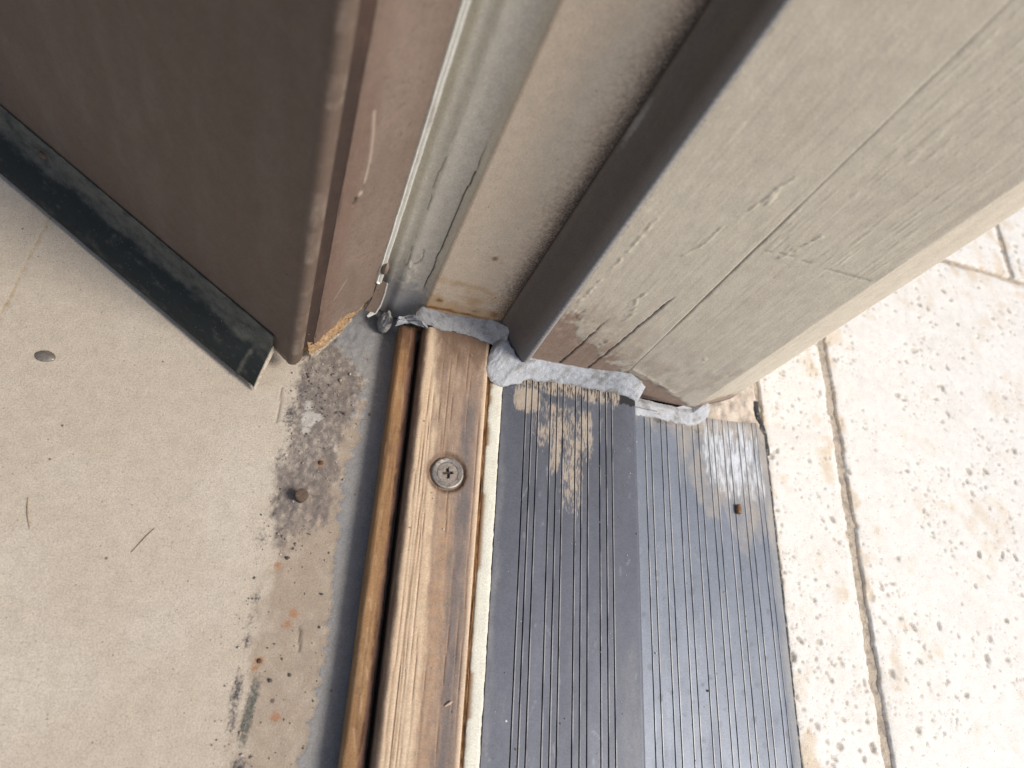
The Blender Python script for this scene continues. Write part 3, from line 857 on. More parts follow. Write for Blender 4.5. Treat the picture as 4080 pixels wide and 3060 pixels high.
def low_attr(X, Y):
    n = fbm(X / 3, Y / 6, 55)
    env = np.exp(-((X - 186 - (Y + 45) * -0.12) / 23) ** 4 - ((Y + 42) / 23) ** 4)
    st = fbm(X / 1.5, Y / 7, 56)
    pale = np.clip(env * 0.62 + (st - 0.5) * 1.1, 0, 1) * ss(0.15, 0.6, env) * 0.95
    lobe = (fbm(X / 7, X * 0, 57) - .5) * 46
    env2 = ss(-88, -74, Y + lobe) * ss(146, 160, X + 0.45 * (Y + 60))
    env2 = np.maximum(env2, ss(-46, -26, Y + lobe * .5) * 0.9)
    tide = np.exp(-((Y + lobe + 80) / 3.2) ** 2) * ss(150, 162, X)
    tan = np.clip(env2 * 0.50 + tide * 0.18 + 0.25 * np.exp(-((Y + 24) / 5) ** 2), 0, 0.85)
    gunk = np.exp(-((Y + 27.5 + 1.5 * (n - .5)) / 2.0) ** 2) * ss(122, 132, X) * .85 + 0.9 * np.exp(-((X - 202) / 8) ** 2 - ((Y + 20) / 4) ** 2)
    film_sheen = ss(0.5, 0.8, fbm(X / 22, Y / 40, 58)) * 0.22 + 0.75 * ss(203, 211, X) + 0.6 * ss(124, 118.5, X) * fbm(X / 1.5, Y / 3, 60)
    spot = np.zeros_like(X)
    r = np.random.default_rng(77)
    for k in range(70):
        cx, cy, rd = r.uniform(119, 205), r.uniform(-210, -95), r.uniform(0.7, 1.9)
        cy = -95 - (cy + 95) ** 2 / -115 if False else cy
        d = np.hypot(X - cx, Y - cy)
        spot = np.maximum(spot, (1 - ss(rd * 0.75, rd, d)) * r.uniform(0.35, 0.9))
    scx = np.zeros_like(X)
    for pts, a in (([(133, -96), (137, -122), (154.5, -152)], .6), ([(154.5, -152), (156, -128)], .7), ([(133, -100), (134.5, -212)], .45), ([(131.5, -95), (133.0, -212)], .3), ([(153, -98), (158, -103)], .5)):
        scx = np.maximum(scx, (1 - ss(0.15, 0.7, segdist(X, Y, pts))) * a * 0.6)
    return dict(tan=tan, pale=pale, gunk=np.clip(gunk, 0, 1), film_sheen=np.clip(film_sheen, 0, 0.9), spot=spot * 0.8, scratch=scx)
def low_rim(x, y):
    # the end next to the jamb is cut obliquely and ragged
    end = np.interp(x, [117, 160, 195, 206, 213], [-20, -20, -16.5, -14, -20])
    return np.where(y > -40, y + (end + 20.0) * ss(-40, -20, y), y)
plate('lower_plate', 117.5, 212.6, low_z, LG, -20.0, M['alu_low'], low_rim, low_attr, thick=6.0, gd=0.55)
# core that carries both plates
yv4 = np.array([-900, -500, -220, -19.0])
cp = np.array([(43.2, 0.6), (43.2, 2.9), (117.0, 2.9), (118.0, 3.5), (208.0, -7.6), (208.0, -11), (118, -6), (60, 0.4)])
loft('carrier', np.stack([np.broadcast_to(cp[:, 0], (4, 8)), np.broadcast_to(yv4[:, None], (4, 8)), np.broadcast_to(cp[:, 1], (4, 8))], -1), M['gunk'], mt)
# dirt packed along the outer edge of the metal
yv5 = dense(-214, 2, 0.8, (-900, -400, -260))
a = np.linspace(0, 2 * np.pi, 10, endpoint=False)
GR = np.zeros((len(yv5), 10, 3))
for i, y in enumerate(yv5):
    w = 0.7 + 0.9 * float(fbm(np.array(y / 4.0), np.array(0.3), 63)) + (1.2 if y > -32 else 0)
    cx = 213.0 + 0.8 * (float(fbm(np.array(y / 9.0), np.array(1.3), 64)) - .5) - 4.0 * float(ss(-22, -2, np.array(y))) + 0.6
    GR[i, :, 0] = cx + w * np.cos(a)
    GR[i, :, 1] = y
    GR[i, :, 2] = -3.9 + 0.9 * w * np.sin(a)
loft('dirt_line', GR, M['gunk'], mt)

# ================================================================== DOOR FRAME
frame = thing('door_frame', 'beige painted wooden door jamb with black gasket, cracked paint and grey sealant', 'door frame', (80, 30, 0))
zd = dense(2, 300, 0.9, (), (360, 480, 700, 1100, 1600, 2100))
# ---- stop face behind the gasket
xs = dense(-3.0, 41, 0.7)
X, Zg = np.meshgrid(xs, zd)
n = fbm(X / 4, Zg / 4, 81)
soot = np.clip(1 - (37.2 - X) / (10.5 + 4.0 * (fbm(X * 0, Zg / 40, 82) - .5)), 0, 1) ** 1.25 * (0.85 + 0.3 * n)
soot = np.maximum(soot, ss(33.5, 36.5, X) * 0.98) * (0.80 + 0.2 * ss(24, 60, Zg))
rustf = ss(62, 30, Zg + (fbm(X / 9, Zg / 6, 83) - .5) * 42) * 0.75
rusts = np.maximum(np.exp(-((Zg - 28.5 - 2.5 * (fbm(X / 6, X * 0, 84) - .5)) / 1.6) ** 2) * (0.35 + 0.9 * fbm(X / 5, Zg / 2, 85)), 0)
for (cx, cz, rx, rz, a) in ((2.5, 36, 2.2, 2.0, .8), (21, 33, 3.2, 1.4, .6), (31, 34, 3, 4, .8), (17, 79, 1.8, 2.6, .75), (14, 76, 1.0, 1.2, .4), (20.5, 77, .7, .9, .5), (9, 44, 6, 1.2, .4)):
    rusts = np.maximum(rusts, a * np.exp(-((X - cx) / rx) ** 2 - ((Zg - cz) / rz) ** 2) * (0.5 + n))
Yg = -0.1 + 0.12 * (fbm(X / 9, Zg / 30, 86) - .5)
Yg += 0.6 * ss(-2.2, -3.0, X)
slab('stop_board', np.stack([X, Yg, Zg], -1), (0, 9, 0), M['stop_paint'], frame, dict(sootfilm=np.clip(1 - (37.2 - X) / (17 + 6 * (fbm(X * 0, Zg / 30, 87) - .5)), 0, 1) * .8, soot=np.clip(soot, 0, 1), rustfilm=np.clip(rustf, 0, 1), rust=np.clip(rusts, 0, 1)))
# ---- rebate to the left of it, steps moulded to imitate shadow stripes
prx = [(-3.05, 0.8), (-3.5, 2.0), (-5.2, 4.4), (-6.4, 5.0), (-8.5, 5.05), (-11, 5.1), (-14, 5.2), (-16.2, 5.4), (-17.5, 6.0), (-18.8, 7.1), (-20.2, 7.5), (-22.0, 7.7), (-23.2, 8.2), (-24.6, 9.4), (-26.5, 10.0),
       (-29.5, 11.2), (-32, 12.8), (-36, 15.2), (-40, 17.8), (-46, 21)]
prx = np.array(prx)
tt = np.concatenate([[0], np.cumsum(np.hypot(*np.diff(prx, axis=0).T))])
tq = np.linspace(0, tt[-1], 110)
rx, ry = np.interp(tq, tt, prx[:, 0]), np.interp(tq, tt, prx[:, 1])
for _ in range(2):
    rx[1:-1] = (rx[:-2] + 2 * rx[1:-1] + rx[2:]) / 4
    ry[1:-1] = (ry[:-2] + 2 * ry[1:-1] + ry[2:]) / 4
RX, Zg = np.meshgrid(rx, zd)
RY = np.broadcast_to(ry, RX.shape).copy()
n = fbm(RX / 2.5, Zg / 2.5, 91)
c1 = 1 - ss(0.06, 0.38, np.abs(RX + 5.6 + (fbm(RX * 0, Zg / 9, 92) - .5) * 1.4 - 0.0035 * (Zg - 30)))
c1 = c1 * ss(150, 118, Zg) * ss(32, 40, Zg) * ss(0.30, 0.42, fbm(RX * 0 + 2, Zg / 5, 93) + ss(120, 70, Zg) * .2)
c2 = 0.6 - 0.6 * ss(0.05, 0.36, np.abs(RX + 17.5 + (fbm(RX * 0, Zg / 11, 94) - .5) * 2.2))
c2 = c2 * ss(150, 120, Zg) * ss(34, 44, Zg) * ss(0.40, 0.46, fbm(RX * 0 + 5, Zg / 7, 95))
fl = segdist(RX, Zg, [(-12.5, 66), (-11.6, 60), (-12.4, 56), (-14.5, 53)])
crk = np.maximum(np.maximum(c1, c2), (1 - ss(0.08, 0.36, fl)) * 0.6)
bare = 1.1 * np.exp(-((RX + 15.5) / 4.5) ** 4 - ((Zg - 25) / 5.5) ** 4) * (0.6 + 0.7 * n)
gry = ss(46, 26, Zg + (n - .5) * 22) * 0.9
flake = ss(0.55, 0.62, fbm(RX / 2.5, Zg / 3, 96)) * np.exp(-((RX + 15.5) / 4) ** 2 - ((Zg - 52) / 16) ** 2)
RYY = RY + 0.8 * crk - 0.55 * flake + 0.25 * (fbm(RX / 8, Zg / 40, 97) - .5)
slab('rebate_moulding', np.stack([RX, RYY, Zg], -1), (2, 26, 0), M['rebate_paint'], frame, dict(crack=np.clip(crk, 0, 1), bare=np.clip(bare, 0, 1), grey=np.clip(gry, 0, 1)))
# ---- face planks
YC = -16.0
def shear(x0, z):
    return -0.028 * (z - 20) * x0
def plank(x0, x1, sh0, sh1, crack_fn, bare_fn, seed, name, zlow, extra=None):
    us = np.linspace(0, 1, int((x1 - x0) / 0.55) + 1)
    zz = dense(zlow, 300, 0.9, (), (360, 480, 700, 1100, 1600, 2100))
    U, Zg = np.meshgrid(us, zz)
    a0 = x0 - sh0 * np.minimum(Zg - 20, 330)
    a1 = x1 - sh1 * np.minimum(Zg - 20, 330)
    X = a0 + (a1 - a0) * U
    crk = crack_fn(X, Zg)
    bare = bare_fn(X, Zg)
    n = fbm(X / 3, Zg / 3, seed)
    streak = fbm(X / 1.4, Zg / 28, seed + 1)
    lump = fbm(X / 5, Zg / 9, seed + 2)
    Yp = YC - 0.13 * (streak - .5) - 0.22 * (lump - .5) + 0.9 * crk + 0.28 * ss(.3, .7, bare)
    # raised, curling paint ridges
    rid = np.zeros_like(X)
    if extra:
        rid = extra(X, Zg)
        Yp -= 0.38 * rid * ss(0.3, 0.6, fbm(X / 1.6, Zg / 1.6, seed + 4))
    e = np.minimum(U, 1 - U) * (x1 - x0)
    Yp += 0.22 * (1 - ss(0, 0.5, e))
    lip = ss(0.32, 0.42, bare + (n - .5) * .25) * ss(0.62, 0.5, bare + (n - .5) * .25) * ss(.05, .2, bare)
    thin = np.clip(ss(100, 28, Zg + (n - .5) * 40) * ss(125, 75, X) * 0.75 + 0.5 * ss(0.42, 0.7, lump) * ss(90, 15, Zg), 0, 1)
    return slab(name, np.stack([X, Yp, Zg], -1), (0, 40, 0), M['frame_paint'], frame,
                dict(crack=np.clip(crk, 0, 1), bare=bare, thin=thin, lip=np.clip(lip, 0, 1) * .7, grime=np.clip((1 - ss(0.0, 2.6, X - a0)) * (0.55 if x0 < 60 else 0) * ss(20, 90, Zg) + (0 if x0 < 60 else 1) * np.clip(np.exp(-((X - 119) / 4.5) ** 2 - ((Zg - 17) / 4) ** 2) + np.exp(-((Zg - 9.5 - (130 - X) * 0.06) / 2.0) ** 2) * ss(146, 120, X), 0, 1) * .95, 0, 1)))
def crackA(X, Z):
    j = (fbm(X * 0, Z / 4.5, 101) - .5) * 1.2
    a = 1 - ss(0.2, 0.6, np.abs(X - np.interp(Z, [20, 27, 50, 76, 84], [69, 69.4, 71.2, 72.8, 73.4]) - j))
    a *= ss(80, 60, Z) * ss(0.25, 0.45, fbm(X * 0 + 1, Z / 5, 102) + ss(60, 36, Z) * .4)
    j2 = (fbm(X * 0, Z / 5, 103) - .5) * 1.0
    b = 1 - ss(0.18, 0.55, np.abs(X - np.interp(Z, [20, 28, 60, 103], [84.2, 84.6, 87.2, 90.4]) - j2))
    b *= ss(106, 96, Z) * ss(0.25, 0.42, fbm(X * 0 + 2, Z / 7, 104) + ss(50, 34, Z) * .4 + ss(80, 92, Z) * .3)
    c = np.zeros_like(X)
    for pts in ([(77, 102), (76.5, 97), (74.5, 92), (76, 88)], [(79.5, 90), (77, 84), (78.3, 80), (76, 76)], [(82, 150), (80.5, 142), (81.2, 138), (78, 132)], [(86, 168), (84, 160), (85, 156)]):
        c = np.maximum(c, (1 - ss(0.1, 0.38, segdist(X, Z, pts) + (fbm(X, Z, 105)) * .25)) * .22)
    return np.maximum(np.maximum(a, b), c)
def bareA(X, Z):
    zb = np.interp(X, [48, 53, 60, 63, 66, 75, 85, 95, 105, 110], [74, 72, 73, 66, 54, 50, 43, 40, 37, 35])
    return np.maximum(ss(7, -5, Z - zb + (fbm(X / 6, Z / 6, 106) - .5) * 18) * 0.80, 0.42 * ss(40, -10, Z - zb + (fbm(X / 9, Z / 14, 108) - .5) * 30))
def ridA(X, Z):
    r = np.zeros_like(X)
    for pts in ([(53.5, 74), (57, 77), (62, 70)], [(57, 110), (58, 128), (58.2, 150)], [(55, 84), (56.5, 104)], [(79, 104), (77, 96), (79.2, 88)], [(83, 150), (82, 140), (79, 131)], [(88, 172), (85.5, 158)], [(72, 60), (70, 52)],
                [(92, 185), (88, 176), (90, 168)], [(81, 84), (79, 74)], [(83, 60), (80, 54), (79, 50)]):
        r = np.maximum(r, 1 - ss(0.2, 0.9, segdist(X, Z, pts) + (fbm(X / 1.5, Z / 2.5, 107) - .5) * 2.2))
    return r
def crackB(X, Z):
    c = (1 - ss(0.15, 0.75, X - (105.24 - 0.031 * (Z - 20)) + (fbm(X * 0, Z / 6, 119) - .5) * .5)) * ss(70, 96, Z) * ss(178, 150, Z) * 0.9
    c = np.maximum(c, 1.0 * (1 - ss(0.12, 0.4, segdist(X, Z, [(104, 145), (114, 146.5), (128, 145), (142, 144.5), (156, 144.5)]))) * .3)
    for pts, a in (([(118, 158), (115.5, 152), (116, 149), (112.5, 145)], .7), ([(113, 156), (111.5, 150), (112.4, 147)], .4), ([(126, 150), (125, 144)], .35), ([(137, 146), (136, 137)], .3)):
        c = np.maximum(c, (1 - ss(0.1, 0.38, segdist(X, Z, pts) + (fbm(X, Z, 115)) * .3)) * a * .6)
    return c
def bareB(X, Z):
    zb = np.interp(X, [104, 106, 118, 126, 140, 157, 162], [33, 33, 28, 26, 19, 9, 6])
    return ss(2.2, -2.2, Z - zb + (fbm(X / 5, Z / 5, 116) - .5) * 7) * .95
def ridB(X, Z):
    r = np.zeros_like(X)
    for pts in ([(106, 36), (118, 31), (128, 26), (141, 19)], [(119, 160), (116.5, 152), (113.5, 144)], [(131, 62), (133.5, 60)]):
        r = np.maximum(r, 1 - ss(0.4, 1.2, segdist(X, Z, pts) + (fbm(X / 1.5, Z / 1.5, 117) - .5) * 1.2))
    r = np.maximum(r, ss(.58, .72, fbm(X / 0.9, Z / 30, 118)) * ss(140, 150, Z) * .5)
    return r
plank(53.0, 105.2, 0.028, 0.031, crackA, bareA, 111, 'face_plank', 12, ridA)
plank(105.24, 159.2, 0.031, 0.0, crackB, bareB, 121, 'face_plank', 7.0, ridB)
# ---- bevelled outer strip
bx = np.array([(159.25, -15.2), (160.3, -15.0), (164, -13.6), (170, -11.2), (178, -7.9), (185, -4.6), (188.5, -2.2), (190.2, 0.6), (190.8, 5), (190.8, 40)])
tt = np.concatenate([[0], np.cumsum(np.hypot(*np.diff(bx, axis=0).T))])
tq = np.concatenate([np.linspace(0, tt[-2], 50), [tt[-1]]])
qx, qy = np.interp(tq, tt, bx[:, 0]), np.interp(tq, tt, bx[:, 1])
zz = dense(6.5, 300, 1.0, (), (360, 480, 700, 1100, 1600, 2100))
QX, Zg = np.meshgrid(qx, zz)
QY = np.broadcast_to(qy, QX.shape) - 0.25 * (fbm(QX / 1.6, Zg / 30, 131) - .5) + 0.3 * (fbm(QX / 6, Zg / 40, 132) - .5)
bareS = ss(3, -3, Zg - np.interp(QX, [159, 176, 190], [14, 20, 10]) + (fbm(QX / 5, Zg / 5, 133) - .5) * 10) * .7
slab('corner_strip', np.stack([QX, QY, Zg], -1), (0.0, 30, 0), M['frame_paint'], frame, dict(bare=bareS, crack=0 * QX, thin=0.35 * ss(30, 8, Zg), lip=0 * QX, grime=ss(11, 6.5, Zg) * .8))
# ---- black gasket
zg = dense(20, 262, 0.22, (), (300, 400, 700, 1200, 2100))
gp = np.array([(36.4, 1.5), (36.2, -0.6), (36.9, -1.5), (38.6, -3.0), (40.4, -5.4), (42.2, -7.9), (44.0, -10.1), (45.6, -12.0), (47.0, -13.8), (48.2, -15.8), (49.2, -17.2), (50.4, -18.2), (51.5, -18.5), (52.6, -18.0), (53.3, -17.0), (53.5, -15.6), (52.5, 1.5)])
tt = np.concatenate([[0], np.cumsum(np.hypot(*np.diff(gp, axis=0).T))])
tq = np.concatenate([[0], np.linspace(tt[1], tt[-2], 40), [tt[-1]]])
gxp, gyp = np.interp(tq, tt, gp[:, 0]), np.interp(tq, tt, gp[:, 1])
GXg, Zg = np.meshgrid(gxp, zg)
GYg = np.broadcast_to(gyp, GXg.shape).copy()
sl = 0.028 * np.minimum(Zg - 20, 330) * ss(40, 52, GXg)
rib = ss(45.2, 50.0, GXg) * (GYg < -12) * (Zg < 262)
GYg -= 0.22 * rib * np.sin(2 * np.pi * Zg / 0.95)
GXg = GXg - sl
dust = np.exp(-((GXg - 36.4) / 1.0) ** 2) * 0.75 + 0.45 * ss(110, 30, Zg) * ss(.4, .7, fbm(GXg / 2.4, Zg / 50, 141)) + 0.35 * np.exp(-((GXg + sl - 41.0) / .7) ** 2) * ss(.4, .6, fbm(GXg * 0, Zg / 30, 142))
scf = np.exp(-((GXg - 37.2) / 0.9) ** 2 - ((Zg - 172) / 12) ** 2) + 0.4 * np.exp(-((Zg - 22) / 6) ** 2) * fbm(GXg / 1.2, Zg / 1.2, 143)
loft('gasket', np.stack([GXg, GYg, Zg], -1), M['rubber'], frame, dict(dust=np.clip(dust, 0, 1), scuff=np.clip(scf, 0, 1), rim=rib * (0.50 + 0.42 * np.sin(2 * np.pi * Zg / 0.95))), sharp=60)  # rim: paler ribs, partly dust, partly the bulge's caught light painted in
# ---- core of the jamb behind the boards
core = np.array([(-3, 9.2), (41, 9.2), (54, 6.0), (104, 25), (189, 30), (189, 90), (-3, 90)])
zc = np.array([3, 300, 1100, 2095.0])
loft('jamb_core', np.stack([np.broadcast_to(core[:, 0], (4, 7)), np.broadcast_to(core[:, 1], (4, 7)), np.broadcast_to(zc[:, None], (4, 7))], -1), M['stop_paint'], frame)

# ---- sealant
def ribbon(name, lo, hi, bulge, bdir, mat, seed, N=None, Mn=22, rag=0.8, backvec=(0, 3, -1.5), rough=0.5, dirt=None, crack=None):
    lo, hi = np.array(lo, float), np.array(hi, float)
    def res(p, N):
        d = np.concatenate([[0], np.cumsum(np.linalg.norm(np.diff(p, axis=0), axis=1))])
        t = np.linspace(0, d[-1], N)
        return np.stack([np.interp(t, d, p[:, k]) for k in range(3)], -1)
    if N is None:
        N = int(np.linalg.norm(np.diff(lo, axis=0), axis=1).sum() / 0.6) + 2
    A, B = res(lo, N), res(hi, N)
    s = np.linspace(0, 1, Mn)[None, :, None]
    t = np.linspace(0, 1, N)
    jl = (fbm(t * N / 7, t * 0, seed, 5, 0.65) - .5)[:, None] * rag * 3.4
    jh = (fbm(t * N / 7, t * 0 + 4, seed + 1, 5, 0.65) - .5)[:, None] * rag * 2.4
    D = (B - A) / (np.linalg.norm(B - A, axis=1)[:, None] + 1e-6)
    A, B = A + D * jl, B + D * jh
    P = A[:, None] * (1 - s) + B[:, None] * s
    bd = np.array(bdir, float)
    bd /= np.linalg.norm(bd)
    sq = np.linspace(0, 1, Mn)[None, :]
    T, SQ = np.meshgrid(np.arange(N) * 0.6, np.linspace(0, 1, Mn) * 8, indexing='ij')
    nz = (fbm(T / 2.2, SQ / 2.2, seed + 2) - .5) * rough * 1.6 + (fbm(T / 9, SQ / 7, seed + 3) - .5) * rough * 1.4
    hgt = bulge * np.sin(np.pi * np.clip(sq, 0, 1)) ** 0.55 + nz * np.sin(np.pi * sq) ** 0.4
    P = P + hgt[..., None] * bd
    at = dict(dirt=np.clip((0.75 * ss(.46, .72, fbm(T / 4, SQ / 3, seed + 7)) + 0.5 * (1 - ss(0.0, 0.14, sq))) * 0.8 + (0 if dirt is None else dirt(P)), 0, 1), crack=np.zeros((N, Mn)) if crack is None else crack(P))
    return slab(name, P, backvec, mat, frame, at)
# between the stop board and the pine end
ribbon('sealant_bead', [(-6.2, -4.0, 20.6), (-3.0, -5.6, 20.4), (4, -6.6, 20.6), (14, -6.9, 20.8), (24, -7.4, 20.8), (32, -8.6, 20.6), (40.5, -12.5, 19.8)],
       [(-6.0, -1.2, 23.5), (-3.6, 0.4, 26.5), (4, -0.2, 26.2), (14, -0.2, 26.2), (24, -0.2, 26.8), (32, -0.2, 29), (40.5, -4.5, 31)], 0.2, (0, -0.5, 0.85), M['seal_dull'], 201, rag=0.7)
# around the foot of the gasket
ribbon('sealant_bead', [(34.6, -10.4, 20.3), (32.8, -17, 20.3), (32.6, -24, 20.1), (35.0, -29.5, 19.4), (41, -32.0, 19.0), (46.5, -28.6, 17.6), (52, -26.6, 17.3)],
       [(38.6, -2.6, 27), (41.0, -7.0, 26), (42.8, -10.0, 25), (44.8, -12.6, 24.5), (47.2, -15.6, 24.5), (49.8, -18.6, 25), (56.5, -16.6, 27.2)], 0.5, (-0.35, -0.5, 0.8), M['seal'], 211, rag=0.8, Mn=34, rough=0.7,
       backvec=(2, 2, -5), dirt=lambda P: ss(-13, -8, P[..., 1]) * .8)
# along the planks on the upper plate
ribbon('sealant_bead', [(49, -25.6, 17.3), (58, -23.6, 17.2), (70, -22.3, 17.2), (84, -21.6, 17.2), (98, -21.6, 17.2), (110, -21.8, 17.2), (117.0, -23.2, 17.1), (119.2, -22.2, 16.5)],
       [(51, -16.2, 27.6), (58, -16.1, 26.6), (70, -16.1, 27.2), (84, -16.1, 27.8), (98, -16.1, 30.5), (107, -16.1, 31.5), (116, -16.1, 26), (121.5, -16.1, 20.5)], 0.3, (0, -0.6, 0.8), M['seal'], 221, rag=0.7, rough=0.6)
# along the planks on the lower plate, curling round the corner
ribbon('sealant_bead', [(117.8, -28.2, 10.3), (128, -27.8, 9.2), (142, -27.6, 7.8), (152, -27.0, 6.7), (159, -26.6, 6.2), (164, -23.5, 5.6), (168.5, -19.5, 5.2), (171.5, -15.6, 4.9)],
       [(118.2, -20.4, 12.0), (128, -20.6, 10.7), (142, -20.6, 9.0), (152, -20.2, 8.0), (158.0, -19.2, 7.8), (160.4, -17.2, 8.6), (163.8, -14.4, 9.4), (168, -12.4, 9.2)], 0.3, (0, -0.45, 0.9), M['seal'], 231, rag=0.7, rough=0.45,
       crack=lambda P: (1 - ss(0.1, 0.5, segdist(P[..., 0], P[..., 1], [(119, -24.2), (126, -24.0), (134, -23.6)]))) * .85)
# dull lump and torn curl at the hinge side
def blob(name, ctr, rad, seed, mat, parent, amp=0.35, n=26, m=16):
    u = np.linspace(0, 2 * np.pi, n, endpoint=False)
    v = np.linspace(0.06, np.pi - 0.06, m)
    U, V_ = np.meshgrid(u, v)
    r = 1 + amp * (fbm(np.cos(U) * 1.6 + V_ * 1.3 + 5, np.sin(U) * 1.6 + V_ + 9, seed) - .5) * 2
    P = np.stack([ctr[0] + rad[0] * r * np.sin(V_) * np.cos(U), ctr[1] + rad[1] * r * np.sin(V_) * np.sin(U), ctr[2] + rad[2] * r * np.cos(V_)], -1)
    return loft(name, P, mat, parent)
blob('sealant_lump', (-19.2, -0.8, 6.0), (3.4, 4.6, 8.0), 301, M['lump'], frame, amp=0.42, n=40, m=30)
blob('sealant_lump', (41.6, -11.0, 21.6), (3.0, 2.2, 2.2), 303, M['seal_dull'], frame, amp=0.4)
def curl(pts, width, seed, name='sealant_curl'):
    pts = np.array(pts, float)
    d = np.concatenate([[0], np.cumsum(np.linalg.norm(np.diff(pts, axis=0), axis=1))])
    t = np.linspace(0, d[-1], 40)
    C = np.stack([np.interp(t, d, pts[:, k]) for k in range(3)], -1)
    for _ in range(4):
        C[1:-1] = (C[:-2] + 2 * C[1:-1] + C[2:]) / 4
    s = np.linspace(-1, 1, 9)
    w = width * (0.6 + 0.6 * fbm(t / 3, t * 0, seed))
    P = C[:, None] + np.stack([0 * s[None] * w[:, None], s[None] * w[:, None] * 0.55, np.abs(s[None]) * w[:, None] * 0.5 + 0 * t[:, None]], -1)
    P += (fbm(P[..., 0], P[..., 1] + P[..., 2], seed + 1)[..., None] - .5) * 0.9
    return slab(name, P, (0.2, 0.3, -0.7), M['seal'], frame, dict(dirt=0 * P[..., 0] + .3, crack=0 * P[..., 0]))
curl([(-14.5, -6.5, 15.0), (-13.8, -4.6, 19.0), (-12.0, -4.0, 17.6), (-10.2, -4.6, 15.4), (-7.5, -4.4, 16.8), (-4.0, -5.0, 19.5), (-1.5, -7.6, 21.0)], 2.0, 311)
curl([(-12.5, -3.0, 15.2), (-9.5, -2.2, 17.6), (-6.5, -3.0, 21.2), (-3.0, -5.2, 22.0), (0.5, -8.0, 21.2)], 1.5, 321)

# ---- rubble and dirt where the frame meets paving
xs = dense(150, 216, 0.8)
ys = dense(-21, 34, 0.8)
X, Y = np.meshgrid(xs, ys)
hh = 1.4 + 4.6 * (fbm(X / 7, Y / 7, 331) - .4) + 2.6 * ss(200, 176, X) - 6.0 * ss(208, 215, X) - 3.5 * ss(-15, -20, Y)
M['mud'] = mk('dried_mud', (0.56, 0.47, 0.375), 0.9, spec=0.15, var=(((150, 150, 150), 4, (0.66, 0.58, 0.48), 0.42, 0.68), ((200, 200, 200), 5, (0.16, 0.15, 0.14), 0.64, 0.78)), bumps=(((500, 500, 500), 4, 0.001, 0.7),))
slab('mud_fill', np.stack([X, Y, -4.4 + hh], -1), (0, 0, -9), M['mud'], frame)

# ================================================================== DOOR
TH = math.radians(146.9)
DV = np.array([math.cos(TH), math.sin(TH), 0.0])             # along the leaf, away from the hinge edge
NV = np.array([math.cos(TH + math.pi / 2), math.sin(TH + math.pi / 2), 0.0])   # outwards from the face
A0 = np.array([-58.1, -37.7, 0.0])
def dpt(u, w, z):
    """u along the leaf (away from the hinge edge), w depth into the leaf, z up"""
    u, w, z = np.broadcast_arrays(np.asarray(u, float), np.asarray(w, float), np.asarray(z, float))
    return A0 + u[..., None] * DV - w[..., None] * NV + z[..., None] * np.array([0, 0, 1.0])
door = thing('door', 'dark brown door leaf standing open, its bottom hinge corner torn to the chipboard', 'door', tuple(dpt(400, 22, 0)))
ZT = 2010.0
# ---- front skin with rounded lip (profile swept upwards)
prof = [(850, 0), (600, 0), (400, 0), (300, 0)] + [(u, 0) for u in np.linspace(240, 6, 118)] + [(5, 0.0), (4.2, -0.25), (3.2, -0.45), (2.2, -0.35), (1.3, 0.05), (0.6, 0.7), (0.15, 1.6), (0.0, 2.6), (0.1, 3.6), (0.6, 4.4)]
prof = np.array(prof)
zz = dense(11.5, 260, 1.6, (), (340, 600, 1200, ZT))
PU, Zg = np.meshgrid(prof[:, 0], zz)
PW = np.broadcast_to(prof[:, 1], PU.shape).copy()
bot = np.interp(PU, [-1, 0, 3, 6, 9, 12, 16, 24, 900], [13.5, 12.5, 11.3, 11.0, 12.2, 13.2, 12.6, 12, 12])
Zg2 = np.where(Zg < 30, bot + (Zg - 11.5) / 18.5 * (30 - bot), Zg)
PW += 0.10 * (fbm(PU / 40, Zg / 40, 401) - .5)
dust = np.exp(-((PU - 1.2) / 1.6) ** 2) * ss(.35, .6, fbm(PU * 0, Zg / 6, 402)) * .5 + 0.8 * ss(17, 12, Zg2 + 4 * (fbm(PU / 3, Zg / 3, 403) - .5)) * ss(14, 8, np.abs(PU - 13))  # first term paints the rounded lip's highlight, the rest is bottom dust
slab('front_skin', dpt(PU, PW, Zg2), tuple(-NV * 1.4), M['door_paint'], door, dict(dust=np.clip(dust, 0, 1)))
# ---- groove strip between skin and edge board
gu = np.array([(1.2, 3.9), (2.4, 4.6), (2.9, 5.6), (3.0, 7.0), (2.8, 8.6), (2.3, 10.2), (1.6, 11.6), (0.9, 12.8), (0.4, 13.6)])
zz = dense(15, 262, 1.6, (), (340, 600, 1200, ZT))
PU, Zg = np.meshgrid(gu[:, 0], zz)
PW = np.broadcast_to(gu[:, 1], PU.shape)
slab('groove', dpt(PU, PW, Zg), tuple(DV * 6), M['groove'], door)
# ---- edge board (paint film torn along the bottom)
ws = np.linspace(13.0, 44.2, 66)
us = np.interp(ws, [13, 15, 25, 36, 44.2], [0.6, -0.1, -1.6, -3.8, -5.6])
zz = dense(12, 262, 1.0, (), (340, 600, 1200, ZT))
W, Zg = np.meshgrid(ws, zz)
U = np.broadcast_to(us, W.shape).copy()
tear = np.interp(W, [10, 13, 17, 22, 27, 31, 36, 40, 44.5], [14.5, 16.0, 20.5, 24.0, 28.5, 28.5, 27.0, 29, 34]) + (fbm(W / 2.4, W * 0, 411, 5, .7) - .5) * 6.5
Zs = np.where(Zg < 60, tear + (Zg - 12) / 48 * (60 - tear), Zg)
n = fbm(W / 4, Zs / 4, 412)
Uo = U - 0.30 * (fbm(W / 8, Zs / 20, 413) - .5) - 0.5 * (n - .5) * ss(80, 20, Zs) - 0.9 * ss(6, 0, Zs - tear) * fbm(W / 3, Zs / 3, 414)
